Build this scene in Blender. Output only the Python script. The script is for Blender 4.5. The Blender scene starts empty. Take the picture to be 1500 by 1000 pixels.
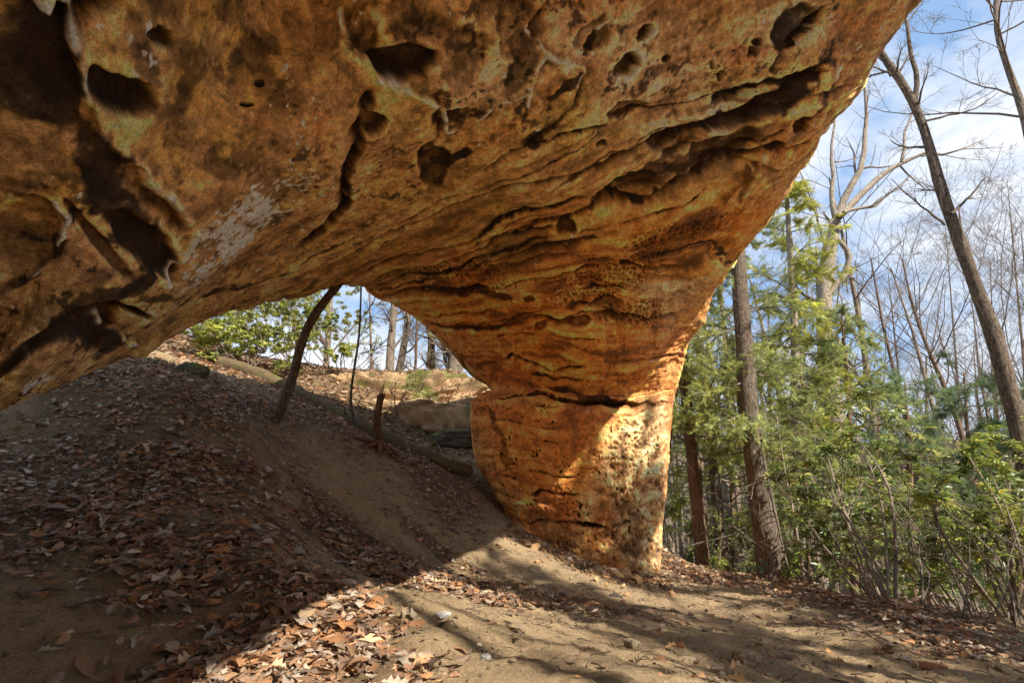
import bpy, math, random
import numpy as np
from math import radians, sin, cos, tan, pi

rng = np.random.default_rng(7)
random.seed(7)
scene = bpy.context.scene
COL = scene.collection

# ------------------------------------------------------------------ camera
PITCH = radians(16.0)
CAM = np.array([0.0, 0.0, 0.70])
FPX = 750.0                                   # focal length on a 1500 x 1000 picture
RGT = np.array([1.0, 0.0, 0.0])
FWD = np.array([0.0, cos(PITCH), sin(PITCH)])
UPV = np.array([0.0, -sin(PITCH), cos(PITCH)])


def at(px, py, s):
    """point at depth s behind a place in the 1500 x 1000 photograph"""
    return CAM + s * (FWD + (px - 750.0) / FPX * RGT + (500.0 - py) / FPX * UPV)


def proj(P):
    d = np.asarray(P) - CAM
    s = d @ FWD
    return 750.0 + FPX * (d @ RGT) / s, 500.0 - FPX * (d @ UPV) / s, s


cam_data = bpy.data.cameras.new('camera')
cam = bpy.data.objects.new('camera', cam_data)
COL.objects.link(cam)
cam.location = CAM
cam.rotation_euler = (radians(90) + PITCH, 0, 0)
cam_data.sensor_width = 36.0
cam_data.lens = 18.0
cam_data.clip_start = 0.05
cam_data.clip_end = 5000.0
scene.camera = cam

# ------------------------------------------------------------------ numpy noise
_perm = np.random.default_rng(3).permutation(256).astype(np.int32)
_perm = np.concatenate([_perm, _perm, _perm])
_gr = np.random.default_rng(5).normal(size=(256, 3))
_gr /= np.linalg.norm(_gr, axis=1)[:, None]
_gr = _gr.astype(np.float32)


from concurrent.futures import ThreadPoolExecutor
_pool = ThreadPoolExecutor(4)


def _par(f, P):
    P = np.asarray(P, dtype=np.float32)
    if len(P) < 30000:
        return f(P)
    return list(_pool.map(f, np.array_split(P, max(4, len(P) // 16000))))


def pnoise(P):
    r = _par(_pnoise, P)
    return np.concatenate(r) if isinstance(r, list) else r


def _pnoise(P):
    i = np.floor(P).astype(np.int32)
    f = P - i
    i &= 255
    u = f * f * f * (f * (f * 6 - 15) + 10)
    out = None
    X, Y, Z = i[:, 0], i[:, 1], i[:, 2]
    res = 0
    for dx in (0, 1):
        wx = u[:, 0] if dx else 1 - u[:, 0]
        a = _perm[(X + dx) & 255]
        for dy in (0, 1):
            wy = u[:, 1] if dy else 1 - u[:, 1]
            b = _perm[a + ((Y + dy) & 255)]
            for dz in (0, 1):
                wz = u[:, 2] if dz else 1 - u[:, 2]
                g = _gr[_perm[b + ((Z + dz) & 255)]]
                d = g[:, 0] * (f[:, 0] - dx) + g[:, 1] * (f[:, 1] - dy) + g[:, 2] * (f[:, 2] - dz)
                res = res + wx * wy * wz * d
    return res * 1.5


GRID = [None]                                  # (rows, columns) while the big rock grid is worked on
_lerp = {}


def _axis_lerp(n, k):
    if (n, k) not in _lerp:
        idx = np.unique(np.append(np.arange(0, n, k), n - 1))
        a = np.clip(np.searchsorted(idx, np.arange(n), 'right') - 1, 0, len(idx) - 2)
        _lerp[(n, k)] = (idx, a, ((np.arange(n) - idx[a]) / (idx[a + 1] - idx[a])).astype(np.float32))
    return _lerp[(n, k)]


def gnoise(P):
    """noise on the big grid: slow octaves are worked out on every k-th point only"""
    if GRID[0] is None or len(P) != GRID[0][0] * GRID[0][1]:
        return pnoise(P)
    n, m = GRID[0]
    Q_ = P.reshape(n, m, 3)
    s = max(np.median(np.abs(Q_[1::9, ::9] - Q_[:-1:9, ::9][:len(Q_[1::9, ::9])]).max(-1)), np.median(np.abs(Q_[::9, 1::9] - Q_[::9, :-1:9][:, :Q_[::9, 1::9].shape[1]]).max(-1)))
    k = int(0.22 / max(s, 1e-6))
    if k < 2:
        return pnoise(P)
    k = min(k, 8)
    ri, ra, rf = _axis_lerp(n, k)
    ci, ca, cf = _axis_lerp(m, k)
    v = pnoise(Q_[ri][:, ci].reshape(-1, 3)).reshape(len(ri), len(ci))
    v = v[ra] * (1 - rf)[:, None] + v[ra + 1] * rf[:, None]
    return (v[:, ca] * (1 - cf) + v[:, ca + 1] * cf).ravel()


def fbm(P, oct=4, gain=0.5, lac=2.03):
    P = np.asarray(P, dtype=np.float32)
    r = 0
    a = 1.0
    for o in range(oct):
        r = r + a * gnoise(P + np.float32(17.3 * o))
        P = P * lac
        a *= gain
    return r


def worley(P):
    r = _par(_worley, P)
    return tuple(np.concatenate(c) for c in zip(*r)) if isinstance(r, list) else r


def _worley(P):
    """distance to nearest and second nearest cell point"""
    P = np.asarray(P, dtype=np.float32)
    i = np.floor(P).astype(np.int32)
    f = P - i
    F1 = np.full(len(P), 9.0, np.float32)
    F2 = F1.copy()
    ID = np.zeros(len(P), np.int32)
    jit = (_gr * 0.42 + 0.5).astype(np.float32)
    for dx in (-1, 0, 1):
        for dy in (-1, 0, 1):
            for dz in (-1, 0, 1):
                h = _perm[_perm[_perm[(i[:, 0] + dx) & 255] + ((i[:, 1] + dy) & 255)] + ((i[:, 2] + dz) & 255)]
                q = jit[h]
                d = np.sqrt((q[:, 0] + dx - f[:, 0]) ** 2 + (q[:, 1] + dy - f[:, 1]) ** 2 + (q[:, 2] + dz - f[:, 2]) ** 2)
                m = d < F1
                F2 = np.where(m, F1, np.minimum(F2, d))
                ID = np.where(m, h, ID)
                F1 = np.where(m, d, F1)
    return F1, F2, ID


def sstep(a, b, x):
    t = np.clip((x - a) / (b - a), 0, 1)
    return t * t * (3 - 2 * t)


def unit(v):
    v = np.asarray(v, float)
    return v / (np.linalg.norm(v, axis=-1, keepdims=True) + 1e-12)


# ------------------------------------------------------------------ mesh + object helpers
def mesh_from(name, V, faces, mat, smooth=True, colors=None):
    """faces: list of integer arrays (n,k), colors: per vertex rgb"""
    V = np.asarray(V, dtype=np.float32)
    faces = [np.asarray(F, dtype=np.int32) for F in faces if len(F)]
    me = bpy.data.meshes.new(name)
    me.vertices.add(len(V))
    me.vertices.foreach_set('co', V.ravel())
    nl = sum(F.size for F in faces)
    npoly = sum(len(F) for F in faces)
    me.loops.add(nl)
    me.polygons.add(npoly)
    me.loops.foreach_set('vertex_index', np.concatenate([F.ravel() for F in faces]))
    tot = np.concatenate([np.full(len(F), F.shape[1], np.int32) for F in faces])
    start = np.concatenate([[0], np.cumsum(tot)[:-1]]).astype(np.int32)
    me.polygons.foreach_set('loop_start', start)
    me.polygons.foreach_set('use_smooth', np.full(npoly, smooth, dtype=bool))
    me.update(calc_edges=True)
    if colors is not None:
        at_ = me.color_attributes.new('Col', 'FLOAT_COLOR', 'POINT')
        c = np.ones((len(V), 4), np.float32)
        c[:, :3] = np.clip(colors, 0, 1)
        at_.data.foreach_set('color', c.ravel())
    me.materials.append(mat)
    return me


def link(name, me, parent=None, loc=None):
    o = bpy.data.objects.new(name, me)
    COL.objects.link(o)
    if parent is not None:
        o.parent = parent
    if loc is not None:
        o.location = loc
    return o


def tag(o, label=None, cat=None, group=None, kind=None):
    if label:
        o['label'] = label
    if cat:
        o['category'] = cat
    if group:
        o['group'] = group
    if kind:
        o['kind'] = kind
    return o


def thing(name, label, cat, loc, group=None):
    o = bpy.data.objects.new(name, None)
    COL.objects.link(o)
    o.location = loc
    o.empty_display_size = 0.2
    return tag(o, label, cat, group)


class Buf:
    """collects vertices / faces / colours of ONE mesh"""

    def __init__(self):
        self.V, self.F, self.C, self.n = [], {}, [], 0

    def add(self, V, F, C=None):
        V = np.asarray(V, np.float32)
        F = np.asarray(F, np.int32)
        self.V.append(V)
        self.F.setdefault(F.shape[1], []).append(F + self.n)
        if C is None:
            C = np.ones((len(V), 3))
        self.C.append(np.broadcast_to(np.asarray(C, np.float32), (len(V), 3)))
        self.n += len(V)

    def build(self, name, mat, parent=None, smooth=True, origin=None):
        V = np.concatenate(self.V)
        if origin is not None:
            V = V - np.asarray(origin)
        me = mesh_from(name, V, [np.concatenate(f) for f in self.F.values()], mat, smooth, np.concatenate(self.C))
        return link(name, me, parent)


def tubes(buf, P, R, sides=6, C=None, cap=True):
    """P (m,n,3) polylines, R (m,n) radii -> tubes"""
    P = np.asarray(P, float)
    R = np.asarray(R, float)
    m, n, _ = P.shape
    T = np.empty_like(P)
    T[:, 1:-1] = P[:, 2:] - P[:, :-2]
    T[:, 0] = P[:, 1] - P[:, 0]
    T[:, -1] = P[:, -1] - P[:, -2]
    T = unit(T)
    mt = unit(P[:, -1] - P[:, 0])
    ref = np.where(np.abs(mt[:, 2:3]) > 0.8, np.array([[1.0, 0, 0]]), np.array([[0, 0, 1.0]]))[:, None, :]
    U = unit(np.cross(T, np.broadcast_to(ref, T.shape)))
    W = np.cross(T, U)
    a = np.arange(sides) * 2 * pi / sides
    V = P[:, :, None, :] + R[:, :, None, None] * (np.cos(a)[None, None, :, None] * U[:, :, None, :] + np.sin(a)[None, None, :, None] * W[:, :, None, :])
    V = V.reshape(-1, 3)
    k = np.arange(m)[:, None, None] * n * sides
    i = np.arange(n - 1)[None, :, None] * sides
    j = np.arange(sides)[None, None, :]
    j2 = (j + 1) % sides
    F = np.stack([k + i + j, k + i + j2, k + i + sides + j2, k + i + sides + j], -1).reshape(-1, 4)
    if C is not None:
        C = np.asarray(C, np.float32)
        if C.ndim == 2 and len(C) == m:
            C = np.repeat(C, n * sides, axis=0)
    buf.add(V, F, C)


def scatter(buf, tv, tf, M, T, C, tc=None):
    """copies of template verts tv / faces tf under matrices M (m,3,3), offsets T (m,3), colours C (m,3)"""
    tv = np.asarray(tv, np.float32)
    m, n = len(M), len(tv)
    V = np.einsum('mij,nj->mni', M, tv) + T[:, None, :]
    F = (np.asarray(tf)[None] + (np.arange(m) * n)[:, None, None]).reshape(-1, np.asarray(tf).shape[1])
    c = np.repeat(C[:, None, :], n, axis=1)
    if tc is not None:
        c = c * np.asarray(tc)[None, :, None]
    buf.add(V.reshape(-1, 3), F, c.reshape(-1, 3))


def frames(D, roll=None, up=(0, 0, 1)):
    """rotation matrices whose x axis is D, z axis close to up, rolled"""
    X = unit(D)
    upv = np.broadcast_to(np.asarray(up, float), X.shape)
    Y = np.cross(upv, X)
    bad = np.linalg.norm(Y, axis=1) < 0.05
    Y[bad] = np.cross(np.array([[0, 1.0, 0.1]]), X[bad])
    Y = unit(Y)
    Z = np.cross(X, Y)
    if roll is not None:
        c, s = np.cos(roll)[:, None], np.sin(roll)[:, None]
        Y, Z = Y * c + Z * s, Z * c - Y * s
    return np.stack([X, Y, Z], -1)


# ------------------------------------------------------------------ materials
class NT:
    def __init__(self, name):
        self.m = bpy.data.materials.new(name)
        self.m.use_nodes = True
        self.t = self.m.node_tree
        self.t.nodes.clear()
        self.out = self.t.nodes.new('ShaderNodeOutputMaterial')

    def n(self, typ, **kw):
        nd = self.t.nodes.new(typ)
        for k, v in kw.items():
            if k.startswith('i_'):
                nd.inputs[k[2:].replace('_', ' ')].default_value = v
            else:
                setattr(nd, k, v)
        return nd

    def l(self, a, b):
        self.t.links.new(a, b)

    def noise(self, scale, detail=4, rough=0.55, vec=None, dist=0.0):
        nd = self.n('ShaderNodeTexNoise')
        nd.inputs['Scale'].default_value = scale
        nd.inputs['Detail'].default_value = detail
        nd.inputs['Roughness'].default_value = rough
        nd.inputs['Distortion'].default_value = dist
        if vec is not None:
            self.l(vec, nd.inputs['Vector'])
        return nd.outputs['Fac']

    def ramp(self, fac, stops):
        r = self.n('ShaderNodeValToRGB')
        el = r.color_ramp.elements
        while len(el) < len(stops):
            el.new(0.5)
        for e, (p, c) in zip(el, stops):
            e.position = p
            e.color = (c, c, c, 1) if isinstance(c, (int, float)) else (*c, 1)
        self.l(fac, r.inputs['Fac'])
        return r.outputs['Color']

    def mix(self, a, b, fac, mode='MIX'):
        x = self.n('ShaderNodeMix', data_type='RGBA', blend_type=mode)
        for k, v in (('A', a), ('B', b)):
            s = [q for q in x.inputs if q.name == k and q.type == 'RGBA'][0]
            if hasattr(v, 'default_value'):
                self.l(v, s)
            else:
                s.default_value = (*v, 1)
        f = [q for q in x.inputs if q.name == 'Factor' and q.type == 'VALUE'][0]
        if hasattr(fac, 'default_value'):
            self.l(fac, f)
        else:
            f.default_value = fac
        return [q for q in x.outputs if q.type == 'RGBA'][0]

    def math(self, op, a, b):
        x = self.n('ShaderNodeMath', operation=op)
        for k, v in ((0, a), (1, b)):
            if hasattr(v, 'default_value'):
                self.l(v, x.inputs[k])
            else:
                x.inputs[k].default_value = v
        return x.outputs[0]

    def bump(self, h, strength, dist, normal=None):
        b = self.n('ShaderNodeBump')
        b.inputs['Strength'].default_value = strength
        b.inputs['Distance'].default_value = dist
        self.l(h, b.inputs['Height'])
        if normal is not None:
            self.l(normal, b.inputs['Normal'])
        return b.outputs['Normal']

    def obj(self):
        return self.n('ShaderNodeTexCoord').outputs['Object']

    def col(self):
        return self.n('ShaderNodeVertexColor', layer_name='Col').outputs['Color']

    def bsdf(self, color, rough=0.9, normal=None, spec=0.2):
        b = self.n('ShaderNodeBsdfPrincipled')
        if hasattr(color, 'default_value'):
            self.l(color, b.inputs['Base Color'])
        else:
            b.inputs['Base Color'].default_value = (*color, 1)
        if hasattr(rough, 'default_value'):
            self.l(rough, b.inputs['Roughness'])
        else:
            b.inputs['Roughness'].default_value = rough
        b.inputs['Specular IOR Level'].default_value = spec
        if normal is not None:
            self.l(normal, b.inputs['Normal'])
        self.l(b.outputs[0], self.out.inputs['Surface'])
        return b


def rock_material():
    t = NT('sandstone')
    v = t.obj()
    n1 = t.noise(30.0, 7, 0.72, v)
    n2 = t.noise(110.0, 4, 0.7, v)
    n3 = t.noise(9.0, 5, 0.6, v)
    c = t.mix(t.col(), t.ramp(n1, [(0.28, 0.45), (0.5, 1.05), (0.72, 1.5)]), 0.9, 'MULTIPLY')
    c = t.mix(c, t.ramp(n2, [(0.32, 0.5), (0.5, 1.05), (0.68, 1.5)]), 0.85, 'MULTIPLY')
    c = t.mix(c, t.ramp(n3, [(0.3, (0.85, 0.8, 0.75)), (0.7, (1.12, 1.12, 1.1))]), 0.8, 'MULTIPLY')
    h = t.math('ADD', t.math('MULTIPLY', n1, 1.0), t.math('MULTIPLY', n2, 0.6))
    nm = t.bump(h, 1.0, 0.03)
    t.bsdf(c, 0.88, nm, 0.25)
    return t.m


def soil_material():
    t = NT('sandy_soil')
    v = t.obj()
    n1 = t.noise(45.0, 8, 0.75, v)
    n2 = t.noise(230.0, 3, 0.7, v)
    n3 = t.noise(5.0, 5, 0.6, v)
    c = t.mix(t.col(), t.ramp(n1, [(0.30, 0.4), (0.5, 1.0), (0.70, 1.35)]), 0.9, 'MULTIPLY')
    c = t.mix(c, t.ramp(n2, [(0.3, 0.45), (0.7, 1.4)]), 0.7, 'MULTIPLY')
    c = t.mix(c, t.ramp(n3, [(0.3, 0.75), (0.7, 1.15)]), 0.8, 'MULTIPLY')
    h = t.math('ADD', n1, t.math('MULTIPLY', n2, 0.3))
    t.bsdf(c, 0.95, t.bump(h, 1.0, 0.05), 0.1)
    return t.m


def bark_material(name, dark, light, scale=9.0, stretch=0.18, lichen=None):
    t = NT(name)
    mp = t.n('ShaderNodeMapping')
    mp.inputs['Scale'].default_value = (1, 1, stretch)
    t.l(t.obj(), mp.inputs['Vector'])
    n1 = t.noise(scale * 4, 6, 0.7, mp.outputs[0], 0.6)
    n2 = t.noise(scale * 0.35, 4, 0.6, t.obj())
    c = t.ramp(n1, [(0.36, dark), (0.62, light)])
    c = t.mix(c, t.ramp(n2, [(0.35, 0.7), (0.65, 1.2)]), 0.8, 'MULTIPLY')
    if lichen:
        n3 = t.noise(scale * 1.6, 6, 0.75, t.obj(), 0.6)
        c = t.mix(c, lichen, t.ramp(n3, [(0.56, 0.0), (0.64, 0.75)]))
    c = t.mix(c, t.col(), 1.0, 'MULTIPLY')
    t.bsdf(c, 0.9, t.bump(n1, 0.9, 0.03), 0.15)
    return t.m


def leaf_material(name, trans=0.35, rough=0.5, spec=0.3, veins=0.0):
    t = NT(name)
    c = t.col()
    if veins:
        n = t.noise(60.0, 4, 0.7, t.obj())
        c = t.mix(c, t.ramp(n, [(0.3, 0.65), (0.7, 1.25)]), veins, 'MULTIPLY')
    b = t.bsdf(c, rough, None, spec)
    if trans > 0:
        tr = t.n('ShaderNodeBsdfTranslucent')
        t.l(c, tr.inputs['Color'])
        mx = t.n('ShaderNodeMixShader')
        mx.inputs[0].default_value = trans
        t.l(b.outputs[0], mx.inputs[1])
        t.l(tr.outputs[0], mx.inputs[2])
        t.l(mx.outputs[0], t.out.inputs['Surface'])
    return t.m


ROCK = rock_material()
SOIL = soil_material()
BARK_DARK = bark_material('dark_ridged_bark', (0.022, 0.016, 0.012), (0.24, 0.19, 0.145), 11, 0.2, (0.40, 0.37, 0.31))
BARK_BROWN = bark_material('brown_bark', (0.05, 0.03, 0.02), (0.22, 0.14, 0.09), 10, 0.14)
BARK_GREY = bark_material('grey_bark', (0.07, 0.055, 0.042), (0.36, 0.30, 0.23), 9, 0.3, (0.46, 0.43, 0.36))
TWIG = bark_material('twig_bark', (0.09, 0.07, 0.055), (0.27, 0.215, 0.165), 12, 0.3)
NEEDLE = leaf_material('evergreen_needles', 0.4, 0.55, 0.25)
LEAF = leaf_material('glossy_green_leaf', 0.35, 0.38, 0.45)
LITTER = leaf_material('dry_leaf', 0.22, 0.7, 0.2, 0.6)
# ------------------------------------------------------------------ daylight
SUN_EL = radians(43.0)
SUN_AZ = radians(135.0)                      # clockwise from +Y: right and behind the camera
TO_SUN = np.array([sin(SUN_AZ) * cos(SUN_EL), cos(SUN_AZ) * cos(SUN_EL), sin(SUN_EL)])
world = bpy.data.worlds.new('World')
scene.world = world
world.use_nodes = True
wt = world.node_tree
wt.nodes.clear()
wo = wt.nodes.new('ShaderNodeOutputWorld')
bg = wt.nodes.new('ShaderNodeBackground')
sky = wt.nodes.new('ShaderNodeTexSky')
sky.sky_type = 'NISHITA'
sky.sun_disc = False
sky.sun_elevation = SUN_EL
sky.sun_rotation = SUN_AZ
sky.dust_density = 1.5
sky.altitude = 300
# thin broken cloud over the blue
tc = wt.nodes.new('ShaderNodeTexCoord')
mp = wt.nodes.new('ShaderNodeMapping')
mp.inputs['Scale'].default_value = (1.0, 1.0, 2.2)
mp.inputs['Location'].default_value = (0.35, 0.1, 0.0)
cn = wt.nodes.new('ShaderNodeTexNoise')
cn.inputs['Scale'].default_value = 3.2
cn.inputs['Detail'].default_value = 7
cn.inputs['Roughness'].default_value = 0.55
cn.inputs['Distortion'].default_value = 0.5
cr = wt.nodes.new('ShaderNodeValToRGB')
cr.color_ramp.elements[0].position = 0.42
cr.color_ramp.elements[0].color = (0.0, 0.0, 0.0, 1)
cr.color_ramp.elements[1].position = 0.68
cr.color_ramp.elements[1].color = (1, 1, 1, 1)
mx = wt.nodes.new('ShaderNodeMix')
mx.data_type = 'RGBA'
CLOUD = 6.6
wt.links.new(tc.outputs['Generated'], mp.inputs['Vector'])
wt.links.new(mp.outputs[0], cn.inputs['Vector'])
wt.links.new(cn.outputs['Fac'], cr.inputs['Fac'])
wt.links.new(cr.outputs['Color'], [q for q in mx.inputs if q.name == 'Factor' and q.type == 'VALUE'][0])
hz = wt.nodes.new('ShaderNodeMix')                # a clear winter blue, brighter towards the horizon
hz.data_type = 'RGBA'
hz.inputs[0].default_value = 0.6
wt.links.new(sky.outputs[0], [q for q in hz.inputs if q.name == 'A' and q.type == 'RGBA'][0])
[q for q in hz.inputs if q.name == 'B' and q.type == 'RGBA'][0].default_value = (2.1, 3.7, 6.5, 1)
wt.links.new([q for q in hz.outputs if q.type == 'RGBA'][0], [q for q in mx.inputs if q.name == 'A' and q.type == 'RGBA'][0])
[q for q in mx.inputs if q.name == 'B' and q.type == 'RGBA'][0].default_value = (CLOUD * 0.97, CLOUD * 1.0, CLOUD * 1.04, 1)
wt.links.new([q for q in mx.outputs if q.type == 'RGBA'][0], bg.inputs['Color'])
bg.inputs['Strength'].default_value = 0.070
wt.links.new(bg.outputs[0], wo.inputs['Surface'])

sd = bpy.data.lights.new('sun', 'SUN')
sd.energy = 5.0
sd.angle = radians(0.53)
sd.color = (1.0, 0.90, 0.76)
so = bpy.data.objects.new('sun', sd)
COL.objects.link(so)
so.location = (20, -20, 30)
so.rotation_euler = (radians(90) - SUN_EL, 0, pi - SUN_AZ)
from mathutils import Vector
so.rotation_euler = Vector(TO_SUN).to_track_quat('Z', 'Y').to_euler()
scene.view_settings.view_transform = 'Standard'
scene.view_settings.look = 'None'
scene.view_settings.exposure = 0
scene.view_settings.gamma = 1.13
scene.cycles.film_exposure = 2.5
scene.cycles.max_bounces = 8
scene.cycles.diffuse_bounces = 5
scene.cycles.transmission_bounces = 4
scene.cycles.use_denoising = True
# ------------------------------------------------------------------ ground: one sheet to the horizon
GP = [  # (px, py, depth) seen on the ground
    (750, 1000, 1.92), (330, 1000, 1.95), (0, 1000, 1.9), (0, 900, 2.2), (0, 800, 2.9), (0, 720, 3.5), (0, 640, 4.3),
    (200, 560, 5.2), (200, 700, 4.0), (200, 850, 2.7), (400, 800, 3.4), (400, 700, 4.8), (395, 625, 6.0),
    (550, 680, 6.5), (600, 760, 5.6), (800, 830, 5.5), (1000, 900, 4.0), (1300, 980, 2.9), (690, 715, 7.6),
    (745, 757, 7.7), (800, 792, 7.3), (880, 824, 7.1), (965, 838, 7.2), (500, 820, 4.4), (600, 880, 3.1),
    (430, 577, 9.0), (270, 520, 9.5), (650, 662, 9.6), (560, 640, 9.4), (620, 628, 10.6), (560, 560, 11.6), (660, 552, 11.8), (480, 545, 11.5),
    (320, 515, 11.0), (1135, 848, 9.0), (1030, 838, 10.0), (1300, 890, 6.0), (1500, 920, 4.6), (1180, 856, 8.2), (1400, 905, 5.2), (1500, 990, 2.9), (1150, 940, 3.5),
]
GC = [at(*p) for p in GP]
GC += [np.array(p, float) for p in [
    (0, 0, 0.0), (1.5, 0.5, -0.15), (-1.5, 0.5, 0.15), (0, -4, 0.0), (4, -3, -0.3), (-4, 0, 0.9), (-5, -4, 1.2), (-6, 3.5, 2.0),
    (6.3, 6.8, -1.7), (6.2, 4.3, -1.4), (8, 10, -2.6), (5.5, 13, -1.9), (10, 5, -3.4), (12, 14, -4.8), (3.2, 13.5, -0.9), (7, 0, -1.5), (8, -7, -1.6),
    (-3, 15, 3.0), (0.5, 15, 2.6), (2.2, 12, 0.3), (1.0, 11.2, 1.0), (-7, 15, 4.0), (-8, 9, 4.0), (-1.2, 13.4, 3.25), (12, -1, -3.0), (3.4, 8.6, -0.75), (0.9, 9.6, 0.5)]]
GC = np.array(GC)


def _tps(r):
    return np.where(r > 1e-9, r * r * np.log(r + 1e-12), 0.0)


def _fit(XY, Z, lam=0.02):
    n = len(XY)
    K = _tps(np.linalg.norm(XY[:, None] - XY[None], axis=-1)) + lam * np.eye(n)
    Pm = np.column_stack([np.ones(n), XY])
    A = np.block([[K, Pm], [Pm.T, np.zeros((3, 3))]])
    return np.linalg.solve(A, np.concatenate([Z, np.zeros(3)]))


_W = _fit(GC[:, :2], GC[:, 2])


def ground_base(x, y):
    x = np.asarray(x, float).ravel()
    y = np.asarray(y, float).ravel()
    out = np.zeros(len(x))
    for a in range(0, len(x), 40000):
        q = np.column_stack([x[a:a + 40000], y[a:a + 40000]])
        out[a:a + 40000] = _tps(np.linalg.norm(q[:, None] - GC[None, :, :2], axis=-1)) @ _W[:len(GC)] + _W[-3] + q @ _W[-2:]
    far = 2.2 - 11.5 * sstep(-6, 24, x + 0.15 * y) + 3.0 * fbm(np.column_stack([x / 40, y / 40, 0 * x]), 2)
    far += 26 * sstep(60, 260, np.hypot(x, y)) * sstep(-10, 40, x)
    d = np.maximum(np.abs(x - 2) / 11.0, np.abs(y - 5) / 12.5)
    w = sstep(0.85, 1.5, d)
    return np.clip(out, -14, 9) * (1 - w) + far * w


def _axis(lo, hi, step, far):
    core = np.arange(lo, hi, step)
    g, s, a = [], step, hi
    while a < far:
        a += s
        s *= 1.12
        g.append(a)
    h, s, a = [], step, lo
    while a > -far:
        a -= s
        s *= 1.12
        h.append(a)
    return np.concatenate([h[::-1], core, g])


GXS = _axis(-5.0, 5.2, 0.026, 700.0)
GYS = _axis(1.7, 10.0, 0.026, 700.0)
_gx, _gy = np.meshgrid(GXS, GYS, indexing='ij')
_gz = ground_base(_gx, _gy)
_p = np.column_stack([_gx.ravel(), _gy.ravel(), 0 * _gz])
_near = sstep(30, 10, np.hypot(_gx.ravel(), _gy.ravel()))
_gz = _gz + _near * (0.05 * fbm(_p * 0.9, 3) + 0.022 * fbm(_p * 3.6, 4) + 0.012 * fbm(_p * 15.0, 2) - 0.025 * np.maximum(0, fbm(_p * 6.0 + 9, 2)))
GZ = _gz.reshape(_gx.shape)


def gz(x, y):
    x = np.asarray(x, float)
    y = np.asarray(y, float)
    i = np.clip(np.searchsorted(GXS, x) - 1, 0, len(GXS) - 2)
    j = np.clip(np.searchsorted(GYS, y) - 1, 0, len(GYS) - 2)
    u = np.clip((x - GXS[i]) / (GXS[i + 1] - GXS[i]), 0, 1)
    v = np.clip((y - GYS[j]) / (GYS[j + 1] - GYS[j]), 0, 1)
    return (GZ[i, j] * (1 - u) + GZ[i + 1, j] * u) * (1 - v) + (GZ[i, j + 1] * (1 - u) + GZ[i + 1, j + 1] * u) * v


def gnormal(x, y, e=0.08):
    dx = (gz(x + e, y) - gz(x - e, y)) / (2 * e)
    dy = (gz(x, y + e) - gz(x, y - e)) / (2 * e)
    return unit(np.stack([-dx, -dy, np.ones_like(dx)], -1))


def gpt(px, py, smax=30.0, s0=1.2):
    """where the line of sight through a place of the photograph meets the ground"""
    s = np.linspace(s0, smax, 3000)
    P = CAM + s[:, None] * (FWD + (px - 750.0) / FPX * RGT + (500.0 - py) / FPX * UPV)
    below = P[:, 2] < gz(P[:, 0], P[:, 1])
    k = int(np.argmax(below)) if below.any() else len(s) - 1
    return np.array([P[k, 0], P[k, 1], gz(P[k, 0], P[k, 1])])


class Blobs:
    """soft ellipses lying on the ground"""

    def __init__(self, lst):
        self.l = []
        for (px, py, ax, ay, bx, by, w) in lst:
            c, a, b = gpt(px, py)[:2], gpt(ax, ay)[:2], gpt(bx, by)[:2]
            va, vb = a - c, b - c
            cap = 0.16 * np.hypot(*c) + 0.15
            va, vb = [v_ * min(1.0, cap / np.linalg.norm(v_)) for v_ in (va, vb)]
            if abs(np.cross(va, vb)) < 0.25 * np.linalg.norm(va) * np.linalg.norm(vb):
                vb = np.array([-va[1], va[0]]) * 0.6
            self.l.append((c, np.linalg.inv(np.column_stack([va, vb])), w))

    def __call__(self, x, y):
        r = np.zeros(len(x))
        for c, M, w in self.l:
            q = (np.column_stack([x, y]) - c) @ M.T
            r = np.maximum(r, w * np.exp(-(q ** 2).sum(1) ** 1.5))
        return r


# where leaves lie: centre, end of one axis, end of the other, weight
LEAFY = Blobs([
    (120, 690, 330, 700, 120, 610, 1.0), (150, 770, 330, 800, 150, 720, 0.8), (170, 600, 300, 640, 260, 540, 0.8), (330, 610, 430, 640, 330, 560, 0.6),
    (430, 560, 560, 600, 380, 530, 1.0), (520, 625, 640, 660, 500, 585, 1.1), (620, 665, 690, 690, 600, 630, 0.9),
    (300, 840, 460, 850, 280, 790, 0.8), (590, 840, 730, 870, 540, 785, 2.2), (480, 800, 570, 840, 460, 770, 0.5), (660, 820, 760, 860, 640, 790, 0.7), (420, 965, 560, 985, 480, 890, 2.4), (480, 900, 560, 920, 480, 860, 1.5),
    (100, 560, 200, 600, 100, 500, 0.9), (30, 790, 110, 800, 30, 730, 0.7),
    (1180, 868, 1330, 905, 1190, 850, 1.1), (1060, 848, 1170, 862, 1060, 838, 0.9), (1370, 912, 1500, 950, 1390, 890, 1.0), (1010, 836, 1060, 842, 1010, 828, 0.8),
    (590, 555, 690, 560, 590, 530, 1.2), (520, 560, 620, 580, 480, 530, 0.9), (350, 790, 450, 800, 350, 760, 0.6),
    (560, 600, 660, 640, 520, 560, 1.1), (480, 570, 560, 600, 430, 540, 1.1), (640, 700, 690, 720, 600, 660, 0.8), (380, 590, 480, 610, 330, 560, 1.0), (280, 560, 380, 600, 250, 530, 1.0), (620, 640, 680, 650, 600, 620, 0.9), (660, 860, 740, 880, 640, 840, 0.8),
    (850, 885, 990, 900, 850, 870, 0.25), (560, 990, 660, 990, 570, 950, 0.45),
])
_x, _y = _gx.ravel(), _gy.ravel()
_leafw = np.clip(LEAFY(_x, _y), 0, 1)
_out = sstep(9.5, 13, np.hypot(_x, _y)) * (1 - sstep(-1, 2, _x) * 0.0)
_right = sstep(0.25, 0.9, _x - (4.45 + 0.02 * _y)) * sstep(-4, 0, _y)
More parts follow.
